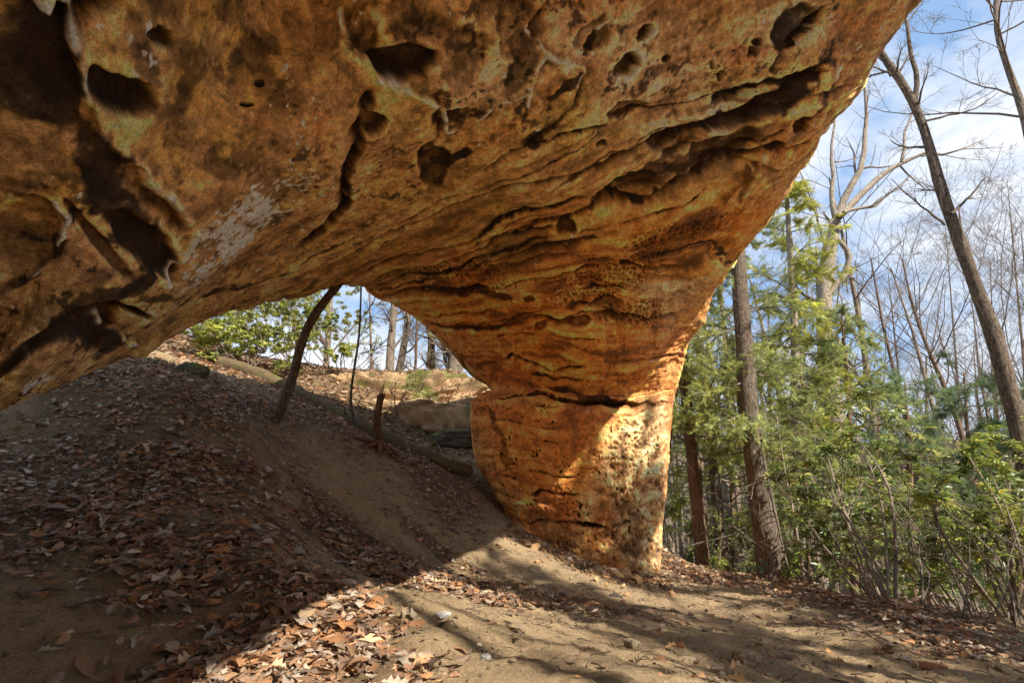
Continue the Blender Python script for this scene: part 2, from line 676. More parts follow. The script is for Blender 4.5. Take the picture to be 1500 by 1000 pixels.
_leafw = np.maximum(_leafw, np.maximum(_out, _right) * 0.9)
_n = fbm(_p * 1.3, 3)
sand = np.array([0.46, 0.325, 0.18])
shaded_sand = np.array([0.37, 0.25, 0.125])
duff = np.array([0.19, 0.125, 0.065])
moss = np.array([0.085, 0.10, 0.02])
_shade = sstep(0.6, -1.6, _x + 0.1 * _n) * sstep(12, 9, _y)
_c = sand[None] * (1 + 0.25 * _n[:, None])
_c = _c + (shaded_sand - _c) * (_shade * 0.75)[:, None]  # sand blended to a darker tone: the arch's shade put into the colour
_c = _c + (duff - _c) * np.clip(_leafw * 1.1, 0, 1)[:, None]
_mw = sstep(0.05, 0.45, fbm(_p * 0.8 + 4, 4)) * sstep(9.3, 10.2, _y) * sstep(0, -0.5, _x) * sstep(14, 12, _y)
_c = _c + (moss - _c) * (_mw * 0.85)[:, None]
_i = np.arange(len(GXS) - 1)[:, None] * len(GYS) + np.arange(len(GYS) - 1)[None]
_i = _i.ravel()
_F = np.column_stack([_i, _i + len(GYS), _i + len(GYS) + 1, _i + 1])
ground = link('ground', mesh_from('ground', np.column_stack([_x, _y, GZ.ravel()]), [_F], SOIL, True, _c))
tag(ground, kind='structure')
# ------------------------------------------------------------------ the sandstone arch (one rock)
def W(x, y, z):
    return np.array([x, y, z], float)


# rows from under the ground at the pillar up and over to behind the camera; columns: left lip, three between, right lip
_A = [at(745, 757, 7.75), at(795, 790, 7.3), at(855, 815, 7.05), at(925, 835, 6.95), at(972, 842, 7.35)]
ROWS = [
    [p + W(0.0, 0.05, -1.6) for p in _A],
    [p + W(0.0, 0.02, -0.6) for p in _A],
    _A,
    [at(703, 680, 7.9), at(765, 695, 7.35), at(840, 705, 7.1), at(922, 705, 7.05), at(976, 700, 7.6)],
    [at(692, 589, 8.0), at(760, 591, 7.42), at(840, 596, 7.22), at(922, 594, 7.2), at(986, 590, 7.8)],
    [at(724, 570, 8.12), at(776, 566, 7.62), at(846, 572, 7.36), at(925, 568, 7.3), at(989, 566, 7.8)],
    [at(676, 525, 8.05), at(755, 522, 7.35), at(845, 522, 7.0), at(935, 515, 7.0), at(1000, 512, 7.75)],
    [at(632, 482, 8.0), at(725, 474, 7.1), at(835, 468, 6.7), at(940, 455, 6.7), at(1026, 455, 7.5)],
    [at(562, 440, 7.9), at(690, 425, 6.8), at(820, 406, 6.2), at(955, 390, 6.2), at(1066, 388, 7.2)],
    [at(512, 417, 7.5), at(655, 380, 6.3), at(810, 340, 5.5), at(975, 310, 5.5), at(1138, 305, 6.5)],
    [at(430, 434, 6.6), at(600, 335, 5.1), at(795, 262, 4.5), at(995, 205, 4.7), at(1200, 208, 5.9)],
    [at(335, 451, 5.7), at(540, 285, 4.25), at(765, 170, 3.85), at(1015, 95, 4.2), at(1265, 110, 5.5)],
    [at(268, 484, 5.0), at(470, 255, 3.6), at(720, 80, 3.35), at(1030, -20, 3.9), at(1345, 0, 5.2)],
    [at(222, 524, 4.4), at(390, 240, 3.15), at(650, -30, 3.05), at(1045, -170, 3.7), W(4.0, 3.0, 5.3)],
    [at(120, 562, 3.6), at(270, 260, 2.8), at(540, -150, 2.9), W(1.6, 0.9, 4.0), W(3.15, 1.9, 4.95)],
    [at(0, 606, 3.05), at(130, 320, 2.55), W(-0.55, 0.75, 3.15), W(1.4, 0.1, 3.85), W(2.45, 0.6, 4.7)],
    [at(-190, 640, 2.75), at(-40, 370, 2.4), W(-0.9, -0.1, 3.05), W(1.2, -0.9, 3.75), W(2.1, -0.9, 4.6)],
    [W(-3.4, 0.9, 0.75), W(-2.3, 0.3, 2.0), W(-1.2, -1.2, 2.9), W(1.1, -2.2, 3.6), W(1.95, -2.4, 4.5)],
    [W(-3.9, -0.8, 0.6), W(-2.9, -1.4, 1.8), W(-1.6, -2.6, 2.6), W(1.0, -3.8, 3.4), W(2.1, -4.2, 4.4)],
    [W(-4.6, -3.5, 0.6), W(-3.6, -4.2, 1.4), W(-2.0, -5.2, 2.0), W(0.8, -6.2, 2.9), W(2.2, -6.8, 3.8)],
    [W(-5.2, -6.5, -0.4), W(-4.0, -7.2, -0.4), W(-2.0, -8.0, -0.4), W(1.0, -9.0, -0.4), W(3.4, -9.8, -0.4)],
]
NR = len(ROWS)
full = []
for r, row in enumerate(ROWS):
    L, M1, M2, M3, R = row
    k = float(sstep(5.5, 11.0, float(r)))     # 0 pillar, 1 overhead
    kk = float(sstep(11.5, 15.0, float(r)))
    back = W(0.15, 2.3, 0.0) * (1 - k) + (W(0.1, 0.7, 2.5) * (1 - kk) + W(-0.2, 1.1, 3.9) * kk) * k
    full.append([L, M1, M2, M3, R, R + back * 0.55 + (RGT * -0.10) * (1 - k) + W(-0.1, 0.15, 0.25) * k, (L + R) / 2 + back * 1.15, L + back * 0.6 + RGT * 0.12 * (1 - k) + W(0.1, 0.25, 0.3) * k])
full = np.array(full)                          # (NR, 8, 3)


def cr(p0, p1, p2, p3, t):
    return 0.5 * ((2 * p1) + (-p0 + p2) * t + (2 * p0 - 5 * p1 + 4 * p2 - p3) * t * t + (-p0 + 3 * p1 - 3 * p2 + p3) * t ** 3)


# across: dense under side, sparse top
SEG_A = [230, 210, 170, 150, 36, 30, 30, 36]
nxt = np.roll(np.arange(8), -1)
across = []
ucoord = []
for c in range(8):
    t = (np.arange(SEG_A[c]) / SEG_A[c])[None, :, None]
    across.append(cr(full[:, (c - 1) % 8, None], full[:, c, None], full[:, (c + 1) % 8, None], full[:, (c + 2) % 8, None], t))
    ucoord.append(c + np.arange(SEG_A[c]) / SEG_A[c])
across = np.concatenate(across, axis=1)        # (NR, NU, 3)
U = np.concatenate(ucoord)
NU = len(U)
SEG_R = [6, 40, 60, 70, 52, 44, 52, 60, 66, 74, 90, 120, 150, 150, 130, 90, 44, 24, 16, 10]
rows, tcoord = [], []
for r in range(NR - 1):
    t = (np.arange(SEG_R[r]) / SEG_R[r])[:, None, None]
    rows.append(cr(across[max(r - 1, 0)][None], across[r][None], across[r + 1][None], across[min(r + 2, NR - 1)][None], t))
    tcoord.append(r + np.arange(SEG_R[r]) / SEG_R[r])
G = np.concatenate(rows, axis=0)
TR = np.concatenate(tcoord)
NT_ = len(TR)
Q = np.linalg.norm(np.diff(G[:, sum(SEG_A[:2])], axis=0), axis=1)
Q = np.concatenate([[0], np.cumsum(Q)])        # metres along the arch
B0 = G.reshape(-1, 3).copy()
GRID[0] = (NT_, NU)


def normals(G):
    du = np.roll(G, -1, axis=1) - np.roll(G, 1, axis=1)
    dv = np.gradient(G, axis=0)
    return unit(np.cross(du, dv))


Nn = normals(G)
_ctr = full.mean(axis=1)
if (Nn[NT_ // 2, 440] @ (CAM - G[NT_ // 2, 440])) < 0:
    Nn = -Nn
N0 = Nn.reshape(-1, 3)
UU = np.broadcast_to(U[None], (NT_, NU)).ravel()
QQ = np.broadcast_to(Q[:, None], (NT_, NU)).ravel()
TT = np.broadcast_to(TR[:, None], (NT_, NU)).ravel()
_px, _py, _ps = proj(B0)
_vis = (UU <= 4.0) & (_ps > 0.5) & ((N0 * (CAM - B0)).sum(1) > 0)
_vi = np.nonzero(_vis)[0]


def pick(px, py):
    k = _vi[np.argmin((_px[_vi] - px) ** 2 + (_py[_vi] - py) ** 2)]
    return B0[k], N0[k], k


def ell(px, py, ax, ay, bx, by, idx=None, wob=0.18, seed=0.0):
    """normalised distance from a pocket centre, measured on the rock itself"""
    c, n, _ = pick(px, py)
    e1 = pick(ax, ay)[0] - c
    e2 = pick(bx, by)[0] - c
    R_ = 2.3 * max(np.linalg.norm(e1), np.linalg.norm(e2))
    r = np.full(len(B0), 9.0)
    near = np.nonzero((np.abs(B0 - c) < R_).all(1))[0]
    D = B0[near] - c
    M = np.linalg.pinv(np.column_stack([e1, e2]))
    q_ = D @ M.T
    rr_ = np.sqrt((q_ ** 2).sum(1))
    if wob:
        rr_ = rr_ * (1 + wob * fbm(D * (1.3 / max(np.linalg.norm(e1), 0.05)) + seed, 2))
    rr_[np.abs(D @ n) > 0.9] = 9
    r[near] = rr_
    return r


def poly_dist(pts):
    """distance to a line drawn over the rock, signed side, and how far along it"""
    P = np.array([pick(*p)[0] for p in pts])
    lo, hi = P.min(0) - 0.5, P.max(0) + 0.5
    idx = np.nonzero(((B0 > lo) & (B0 < hi)).all(1))[0]
    X = B0[idx] + 0.05 * np.stack([fbm(B0[idx] * 3.0 + 5 * k, 3) for k in range(3)], -1)
    best = np.full(len(idx), 9.0)
    side = np.zeros(len(idx))
    al = np.zeros(len(idx))
    n = len(P) - 1
    for i in range(n):
        a, b = P[i], P[i + 1]
        ab = b - a
        t = np.clip(((X - a) @ ab) / (ab @ ab), 0, 1)
        d = X - (a + t[:, None] * ab)
        dist = np.linalg.norm(d, axis=1)
        m = dist < best
        best = np.where(m, dist, best)
        sd_ = (np.cross(ab[None], d) * N0[idx]).sum(1)
        side = np.where(m, np.sign(sd_), side)
        al = np.where(m, (i + t) / n, al)
    return idx, best, side, al


H = np.zeros(len(B0))                          # outward displacement in metres
DARK = np.zeros(len(B0))                       # mineral staining, plus shade painted into seams and hollows
PALE = np.zeros(len(B0))
P3 = B0

# broad swells
H += 0.10 * fbm(P3 * 0.55, 3) + 0.03 * fbm(P3 * 1.7 + 3, 3)
# --- bedding: layers that run along the surface from lip to lip
warp = 0.20 * fbm(P3 * 0.6 + 11, 3) + 0.05 * fbm(P3 * 2.5 + 2, 3)
skew = -0.125 * np.clip(UU, 0, 4.3) ** 1.7 * sstep(7.5, 10.5, TT)
q = QQ + warp + skew
r2 = np.random.default_rng(21)
bounds = [0.0]
while bounds[-1] < Q[-1] + 3:
    bounds.append(bounds[-1] + r2.choice([0.12, 0.2, 0.32, 0.5, 0.7]) * r2.uniform(0.8, 1.2))
bounds = np.array(bounds) - 1.0
offs = r2.uniform(-1, 1, len(bounds) + 1)
k = np.clip(np.searchsorted(bounds, q), 1, len(bounds) - 1)
fr = (q - bounds[k - 1]) / (bounds[k] - bounds[k - 1])
dist_b = np.minimum(q - bounds[k - 1], bounds[k] - q)
pil = sstep(11.5, 8.0, TT)                     # 1 on pillar and haunch
rgt = sstep(0.8, 2.6, UU - 0.25 * (TT - 10))
layer_w = np.clip(np.maximum(pil, rgt * sstep(14.5, 12.0, TT)), 0.0, 1)
bed_w = layer_w.copy()
tcut = 9.9 + 0.12 * np.clip(UU - 1, 0, 3.2) ** 2.2
layer_w = layer_w * (0.05 + 0.95 * sstep(tcut + 0.7, tcut - 0.3, TT + 0.4 * warp))
alongn = 0.5 + 0.5 * np.clip(1.6 * fbm(np.column_stack([k * 3.7, UU * 1.1 + k * 0.9, TT * 0.25]), 3), -1, 1)
lay = offs[k] * 0.5 + (fr - 0.5) * (0.8 * np.sign(offs[(k * 7) % len(offs)]))
soft = sstep(0.0, 0.03, dist_b)
H += layer_w * (1 - 0.62 * sstep(6.2, 4.6, TT)) * (1 - 0.40 * sstep(10.5, 8.5, TT)) * 0.058 * lay * soft * (0.25 + 1.1 * alongn)
crk = np.exp(-(dist_b / 0.016) ** 2) * sstep(0.55, 0.9, alongn) * layer_w * (0.25 + 0.45 * sstep(7.5, 10.0, TT))
H -= 0.095 * crk
DARK = np.maximum(DARK, crk * 0.8)
# finer laminations
low = sstep(6.2, 4.6, TT)
layer_w = layer_w * (1 - 0.62 * low)
lam = fbm(np.column_stack([q * 9.0, UU * 0.9, TT * 0.2]), 3)
H += 0.015 * lam * layer_w
# tabular undercuts: strong recessed seams sweeping across the haunch and roof
SEAMS = [
    ([(722, 580), (780, 572), (840, 583), (905, 590), (985, 586)], 0.05, 0.20, 1.0),
    ([(690, 545), (745, 520), (800, 540), (860, 535)], 0.03, 0.10, 0.8),
    ([(700, 500), (760, 490), (850, 492), (920, 490)], 0.02, 0.06, 0.5),
    ([(545, 432), (600, 430), (680, 425), (740, 420)], 0.035, 0.08, 0.7),
    ([(770, 405), (830, 402), (900, 388), (960, 365)], 0.03, 0.09, 0.8),
    ([(520, 412), (590, 385), (680, 360), (760, 352), (820, 335), (890, 290)], 0.04, 0.10, 0.8),
    ([(430, 415), (520, 372), (600, 330), (690, 300), (770, 272), (880, 250), (960, 210)], 0.035, 0.10, 0.8),
    ([(560, 340), (640, 300), (720, 280), (800, 262)], 0.03, 0.08, 0.8),
    ([(700, 250), (740, 222), (800, 200), (880, 182), (960, 150)], 0.03, 0.10, 0.8),
    ([(870, 290), (930, 300), (1010, 262), (1060, 232), (1130, 215), (1190, 205)], 0.06, 0.22, 1.0),
    ([(960, 210), (1030, 180), (1090, 160), (1160, 128), (1215, 85)], 0.06, 0.24, 1.0),
    ([(1040, 150), (1100, 122), (1160, 118), (1200, 95)], 0.05, 0.2, 1.0),
    ([(1120, 110), (1150, 60), (1215, 10)], 0.05, 0.14, 0.8),
    ([(1010, 250), (1080, 215), (1150, 190)], 0.05, 0.16, 1.0),
    ([(1180, 190), (1215, 130), (1262, 70)], 0.03, 0.07, 0.6),
    ([(1050, 300), (1085, 262), (1100, 235)], 0.03, -0.08, 0.2),
    ([(840, 345), (930, 318), (1000, 300), (1040, 270)], 0.03, 0.07, 0.6),
    ([(700, 700), (780, 690), (860, 705)], 0.012, 0.03, 0.3), ([(720, 745), (790, 722), (850, 725)], 0.02, 0.05, 0.6),
    ([(695, 648), (760, 640), (830, 650)], 0.012, 0.03, 0.4), ([(740, 775), (800, 760), (880, 775), (930, 760)], 0.03, 0.06, 0.6),
    ([(330, 445), (400, 405), (470, 370), (560, 335)], 0.03, 0.07, 0.7),
]
for pts, wd, dp, dk in SEAMS:
    idx, d, sd_, al = poly_dist(pts)
    tap = sstep(0, 0.12, al) * sstep(1.0, 0.88, al) * (0.55 + 0.6 * np.clip(fbm(P3[idx] * 2.2 + 31, 2) + 0.5, 0, 1))
    # steep on the upper side, fading below, like an undercut ledge
    up_side = (sd_ > 0)
    e = np.where(up_side, np.exp(-(d / (wd * 0.4)) ** 2), np.exp(-(d / (wd * 1.3)) ** 1.6))
    H[idx] -= 1.1 * dp * e * tap
    we = wd * (0.30 + 0.75 * tap) * (1 + 0.7 * fbm(P3[idx] * 9.0 + 3, 3)) * np.where(up_side, 0.7, 1.15)
    DARK[idx] = np.maximum(DARK[idx], min(1.0, 0.35 + dk) * sstep(0, 0.3, tap) * sstep(1.25, 0.7, d / np.maximum(we, 0.004)))
# a host of thinner bedding seams between the big ones
r3 = np.random.default_rng(77)
for _ in range(62):
    u0, t0_ = r3.uniform(0.2, 3.6), r3.uniform(6.6, 12.8)
    kk_ = int(np.argmin((TR - t0_) ** 2)) * NU + int(np.argmin((U - u0) ** 2))
    q0 = q[kk_]
    ln = r3.uniform(0.25, 0.9)
    wd, dp = r3.uniform(0.006, 0.022), r3.uniform(0.02, 0.065)
    idx = np.nonzero((np.abs(q - q0) < 0.3) & (np.abs(UU - u0) < ln) & (TT > 5.5) & (TT < 13.5))[0]
    d = q[idx] - q0 + 0.05 * fbm(P3[idx] * 2.5 + _, 2) + 0.012 * fbm(P3[idx] * 12.0 + _, 2)
    tap = sstep(1.0, 0.55, np.abs(UU[idx] - u0) / ln) * sstep(0.5, -0.3, TT[idx] - tcut[idx])
    sgn = 1.0 if r3.random() < 0.8 else -1.0
    H[idx] -= dp * tap * np.where(d * sgn > 0, np.exp(-(d / wd) ** 2), np.exp(-(d / (wd * 5)) ** 2))
    we = wd * (0.2 + tap) * (1 + 0.8 * fbm(P3[idx] * 7.0 + _, 2))
    DARK[idx] = np.maximum(DARK[idx], r3.uniform(0.6, 1.0) * tap ** 0.5 * sstep(1.3, 0.6, np.abs(d) / np.maximum(we, 0.003)))
# ribs that stand proud between smooth slabs of the roof, (points, width, height, recess on the left, recess on the right)
RIBS = [
    ([(35, -10), (72, 25), (88, 40), (120, 95), (135, 145), (150, 195), (190, 240), (240, 285), (288, 330)], 0.030, 0.055, 0.0, 0.055),
    ([(180, 0), (150, 25), (125, 38), (88, 40)], 0.026, 0.04, 0.05, 0.0),
    ([(490, 0), (505, 40), (520, 75), (545, 92), (555, 118), (590, 128), (625, 138), (655, 155)], 0.022, 0.035, 0.05, 0.0),
    ([(655, 155), (650, 190), (690, 180), (715, 150)], 0.02, 0.025, 0.02, 0.02),
    ([(770, 30), (780, 60), (798, 75), (830, 85), (845, 105), (838, 140)], 0.022, 0.03, 0.03, 0.01),
    ([(798, 75), (785, 110), (765, 150)], 0.022, 0.025, 0.03, 0.01), ([(890, 15), (850, 50), (840, 85)], 0.022, 0.03, 0.04, 0.0),
    ([(135, 460), (160, 490), (200, 512), (225, 520)], 0.022, 0.04, 0.03, 0.0),
    ([(0, 272), (45, 270), (75, 285), (95, 310), (95, 340), (60, 385), (0, 445)], 0.016, 0.025, 0.0, 0.022),
    ([(288, 330), (262, 380), (235, 420)], 0.03, 0.05, 0.05, 0.0),
    ([(1085, 300), (1105, 262), (1118, 230)], 0.02, 0.05, 0.03, 0.0),
]
for pts, wd, hh, rl, rr in RIBS:
    idx, d, sd_, al = poly_dist(pts)
    tap = sstep(0, 0.06, al) * sstep(1.0, 0.94, al) * (0.7 + 0.5 * fbm(P3[idx] * 3.1 + 7, 2))
    dl = np.where(sd_ > 0, rl, rr)
    H[idx] += tap * (1.1 * hh * np.exp(-(d / wd) ** 2) - 1.3 * dl * sstep(0.5 * wd, 1.5 * wd, d) * np.exp(-(d / (5.0 * wd)) ** 2))
    DARK[idx] = np.maximum(DARK[idx], 7.0 * dl * tap * sstep(0.5 * wd, 1.3 * wd, d) * np.exp(-(d / (3.2 * wd)) ** 2) * (0.7 + 0.6 * fbm(P3[idx] * 5, 3)))
    PALE[idx] = np.maximum(PALE[idx], np.clip(1.6 * tap * np.exp(-(d / (wd * 0.55)) ** 2) * sstep(-0.5, 0.1, fbm(P3[idx] * 7.0, 3)), 0, 1))
# open joints
CRACKS = [
    ([(560, 130), (540, 165), (525, 200), (522, 225), (512, 262), (508, 295), (490, 325), (465, 350), (430, 375)], 0.03, 0.16, 1.0),
    ([(765, 60), (780, 30), (790, 0)], 0.02, 0.06, 0.7), ([(640, 110), (650, 150), (640, 200), (620, 240)], 0.02, 0.05, 0.5),
    ([(845, 105), (842, 150), (800, 190), (770, 215)], 0.02, 0.05, 0.6),
    ([(100, 345), (40, 400), (0, 440)], 0.02, 0.02, 0.8), ([(1040, 0), (1030, 40), (1000, 80)], 0.015, 0.02, 0.3),
]
for pts, wd, dp, dk in CRACKS:
    idx, d, sd_, al = poly_dist(pts)
    tap = sstep(0, 0.1, al) * sstep(1.0, 0.9, al) * (0.8 + 0.5 * fbm(P3[idx] * 4 + 3, 2))
    e = np.where(sd_ > 0, np.exp(-(d / (wd * 0.55)) ** 2), np.exp(-(d / (wd * 2.2)) ** 1.5))
    H[idx] -= dp * tap * e
    DARK[idx] = np.maximum(DARK[idx], dk * tap * np.exp(-(d / (wd * 1.1)) ** 2))
# black damp stains
STAINS = [
    ([(125, 165), (150, 260), (200, 330), (228, 390), (190, 425), (130, 440), (105, 480), (150, 510), (205, 522)], 0.075, 0.8),
    ([(0, 130), (60, 155), (125, 168)], 0.09, 0.8), ([(15, 30), (65, 85), (115, 150)], 0.09, 0.75), ([(0, 60), (5, 170)], 0.14, 0.7), ([(490, 265), (522, 232)], 0.07, 0.8),
    ([(300, 440), (380, 412), (450, 392)], 0.03, 0.7), ([(0, 445), (60, 388), (96, 338)], 0.02, 0.9), ([(555, 25), (640, 60), (700, 112)], 0.14, 0.45), ([(770, 215), (795, 188)], 0.05, 0.85),
    ([(640, 245), (690, 212)], 0.06, 0.85), ([(870, 292), (960, 252), (1040, 236)], 0.10, 0.75), ([(1080, 175), (1150, 142), (1212, 92)], 0.11, 0.85), ([(1125, 70), (1165, 15)], 0.11, 0.75),
    ([(975, 212), (1040, 180), (1100, 160)], 0.09, 0.8), ([(800, 150), (845, 110)], 0.04, 0.7), ([(870, 40), (850, 80)], 0.05, 0.8), ([(760, 45), (770, 90), (740, 130)], 0.07, 0.5), ([(1170, 190), (1225, 120)], 0.05, 0.7),
    ([(710, 590), (735, 640), (745, 700)], 0.05, 0.5), ([(790, 560), (900, 592), (985, 590)], 0.05, 0.9), ([(620, 430), (700, 428), (760, 435)], 0.06, 0.7), ([(850, 440), (930, 470), (1000, 470)], 0.09, 0.4), ([(600, 410), (680, 402)], 0.04, 0.6),
    ([(760, 545), (840, 555), (900, 545)], 0.03, 0.7), ([(190, 430), (260, 440), (300, 420)], 0.03, 0.6), ([(255, 75), (300, 110), (270, 190)], 0.07, 0.45), ([(340, 20), (420, 60)], 0.06, 0.45), ([(350, 260), (300, 230)], 0.05, 0.4),
]
for pts, wd, st_ in STAINS:
    idx, d, sd_, al = poly_dist(pts)
    tap = sstep(-0.05, 0.15, al) * sstep(1.05, 0.85, al)
    nn = fbm(P3[idx] * 4.0 + 17, 4) + 0.5 * fbm(P3[idx] * 16.0 + 5, 3)
    DARK[idx] = np.maximum(DARK[idx], st_ * sstep(0.25, 0.75, tap * (1.35 - d / wd * 0.75) + 0.55 * nn))
# pockets, (centre, ends of two half axes, depth, dark)
POCKETS = [
    (192, 150, 242, 158, 190, 117, 0.10, 0.9), (258, 70, 276, 72, 258, 58, 0.06, 0.5), (598, 95, 645, 92, 598, 64, 0.13, 0.8), (380, 118, 387, 118, 380, 113, 0.03, 0.7),
    (362, 152, 372, 152, 362, 147, 0.04, 0.7), (535, 55, 560, 45, 520, 25, 0.05, 0.3), (625, 75, 715, 85, 630, 20, 0.06, 0.2),
    (920, 95, 936, 80, 908, 85, 0.12, 0.85), (944, 48, 954, 36, 938, 42, 0.10, 0.85), (978, 87, 984, 84, 977, 81, 0.04, 0.8), (1053, 111, 1059, 108, 1052, 104, 0.05, 0.8), (1108, 62, 1114, 60, 1107, 56, 0.03, 0.7),
    (915, 163, 945, 155, 912, 150, 0.06, 0.55), (975, 212, 1000, 205, 970, 195, 0.10, 0.8), (925, 285, 975, 262, 915, 268, 0.10, 0.5), (830, 340, 846, 335, 828, 330, 0.06, 0.8), (885, 217, 894, 214, 884, 211, 0.05, 0.7),
    (222, 365, 258, 382, 204, 318, 0.06, 0.9), (150, 470, 172, 488, 122, 445, 0.05, 0.9), (205, 462, 228, 470, 200, 452, 0.08, 0.6), (110, 25, 150, 10, 100, -10, 0.12, 0.3), (165, 10, 215, -15, 150, -30, 0.14, 0.5),
    (40, 345, 85, 330, 40, 290, 0.02, 0.1), (635, 245, 655, 225, 622, 215, 0.03, 0.8), (800, 120, 832, 125, 800, 90, 0.02, 0.1), (865, 50, 885, 30, 845, 40, 0.04, 0.3), (660, 170, 690, 165, 662, 155, 0.03, 0.3),
    (1060, 215, 1110, 190, 1055, 198, 0.07, 0.8), (1105, 160, 1150, 138, 1098, 145, 0.06, 0.8), (1172, 182, 1185, 172, 1165, 172, 0.10, -0.1), (1165, 35, 1190, 5, 1140, 25, 0.06, 0.7), (760, 40, 790, 10, 745, 0, 0.04, 0.3), (720, 15, 745, 5, 715, -30, 0.03, 0.4),
    (545, 180, 565, 170, 540, 165, 0.08, 0.6), (790, 480, 800, 478, 790, 474, 0.03, 0.4), (850, 473, 870, 470, 850, 467, 0.04, 0.6), (775, 437, 785, 435, 775, 430, 0.04, 0.6), (1085, 170, 1125, 150, 1080, 155, 0.12, 0.8), (1000, 215, 1030, 200, 995, 200, 0.08, 0.6),
    (150, 360, 190, 410, 120, 340, 0.03, 0.3),
]
for i_, (px, py, ax, ay, bx, by, dp, dk) in enumerate(POCKETS):
    r = ell(px, py, ax, ay, bx, by, None, 0.25, i_ * 3.1)
    H -= 1.2 * dp * sstep(1.08, 0.72, r)
    H += dp * 0.03 * np.exp(-((r - 1.2) / 0.18) ** 2)
    if dk > 0:
        DARK = np.maximum(DARK, dk * sstep(1.1, 0.85, r) * (0.75 + 0.5 * fbm(P3 * 4.0, 2)))
# honeycomb weathering
honey = np.zeros(len(B0))
for a in [(900, 405, 985, 375, 890, 375), (960, 350, 1010, 330, 955, 330), (870, 430, 940, 410, 865, 412), (660, 400, 740, 395, 655, 388), (1030, 330, 1080, 310, 1025, 315), (930, 460, 985, 450, 930, 440)]:
    honey = np.maximum(honey, sstep(1.2, 0.5, ell(*a)))
pits = np.zeros(len(B0))
for a in [(770, 670, 870, 670, 770, 620), (800, 760, 900, 770, 800, 715), (900, 750, 950, 750, 900, 690), (930, 680, 975, 680, 930, 630), (850, 740, 930, 740, 850, 690), (800, 605, 880, 610, 800, 588), (740, 405, 800, 400, 735, 385), (1050, 95, 1140, 60, 1040, 60)]:
    pits = np.maximum(pits, sstep(1.25, 0.4, ell(*a)))
hid = np.nonzero((honey > 0.02))[0]
if len(hid):
    S = P3[hid] * np.array([1, 1, 1.5]) * 15.0 + 0.6 * np.stack([fbm(P3[hid] * 5 + 9 * k, 2) for k in range(3)], -1)
    F1, F2, ID = worley(S)
    cell = sstep(0.06, 0.32, F2 - F1)
    H[hid] -= 0.032 * cell * honey[hid]
    DARK[hid] = np.maximum(DARK[hid], 0.35 * cell * honey[hid])
pid = np.nonzero((pits > 0.02))[0]
if len(pid):
    for sc_, dp, thr in ((13.0, 0.045, 0.30), (25.0, 0.022, 0.30)):
        S = P3[pid] * sc_ + 0.7 * np.stack([fbm(P3[pid] * 6 + 9 * k, 2) for k in range(3)], -1)
        F1, F2, ID = worley(S)
        on = (((ID * 53) % 97) / 97.0 < 0.55 * pits[pid] * sstep(-0.1, 0.45, fbm(P3[pid] * 2.6 + 60, 2)))
        w = sstep(0.42, 0.22, F1) * on
        H[pid] -= dp * w
        DARK[pid] = np.maximum(DARK[pid], 0.6 * w)
# rough crust on the sunny right edge of the pillar
crust = np.maximum(sstep(1.2, 0.5, ell(945, 700, 985, 700, 940, 590)), sstep(1.2, 0.5, ell(945, 800, 975, 800, 945, 750)))
H += crust * (0.05 * fbm(P3 * 7.0 + 3, 4) - 0.05 * np.abs(fbm(P3 * np.array([9, 9, 14.0]) + 1, 3)))
# flaked plates with sharp broken edges
_w = np.stack([fbm(P3 * 1.6 + 13 * k, 2) for k in range(3)], -1)
S = np.column_stack([q * 2.2, UU * 1.3, TT * 0.5]) * 1.5 + 0.35 * _w + 0.08 * np.stack([fbm(P3 * 9.0 + 13 * k, 2) for k in range(3)], -1)
F1, F2, ID = worley(S)
flake = (((ID * 37) % 97) / 97.0 - 0.5) * sstep(0.0, 0.05, F2 - F1)
fl_m = 0.35 + 0.65 * sstep(-0.1, 0.3, fbm(P3 * 0.8 + 44, 2))
H += 0.030 * flake * fl_m * (0.5 + 0.5 * bed_w)
S = P3 * np.array([5.0, 5.0, 8.0]) + 0.5 * _w
F1, F2, ID = worley(S)
H += 0.012 * (((ID * 37) % 97) / 97.0 - 0.5) * sstep(0.0, 0.08, F2 - F1) * sstep(0.0, 0.4, fbm(P3 * 1.1 + 64, 3))
# overall grain
bill = np.abs(fbm(P3 * 5.0 + 2, 3))
H -= 0.020 * bill * (0.5 + 0.5 * layer_w)
H += 0.012 * fbm(np.column_stack([q * 2.6, UU * 1.5, TT * 0.4]) + 3, 3) * layer_w
H += 0.006 * fbm(P3 * 22.0, 3)
# the pillar's left shoulder block below the seam stands out, lip edges are ragged
edge = np.exp(-(np.minimum(np.abs(UU - 0.0), np.abs(UU - 4.0)) / 0.12) ** 2)
H += edge * 0.07 * fbm(P3 * 2.6 + 8, 4)
fade = np.clip(np.minimum(UU, 1) * 0 + 1, 0, 1)
top = (UU > 4.3) & (UU < 7.7)
V = B0 + N0 * H[:, None]

# --- colour
def boxblur(A, r):
    for ax in (0, 1):
        n_ = A.shape[ax]
        pad = [(0, 0), (0, 0)]
        pad[ax] = (r + 1, r)
        c_ = np.cumsum(np.pad(A, pad, 'edge'), axis=ax)
        A = (np.take(c_, np.arange(2 * r + 1, n_ + 2 * r + 1), ax) - np.take(c_, np.arange(0, n_), ax)) / (2 * r + 1)
    return A


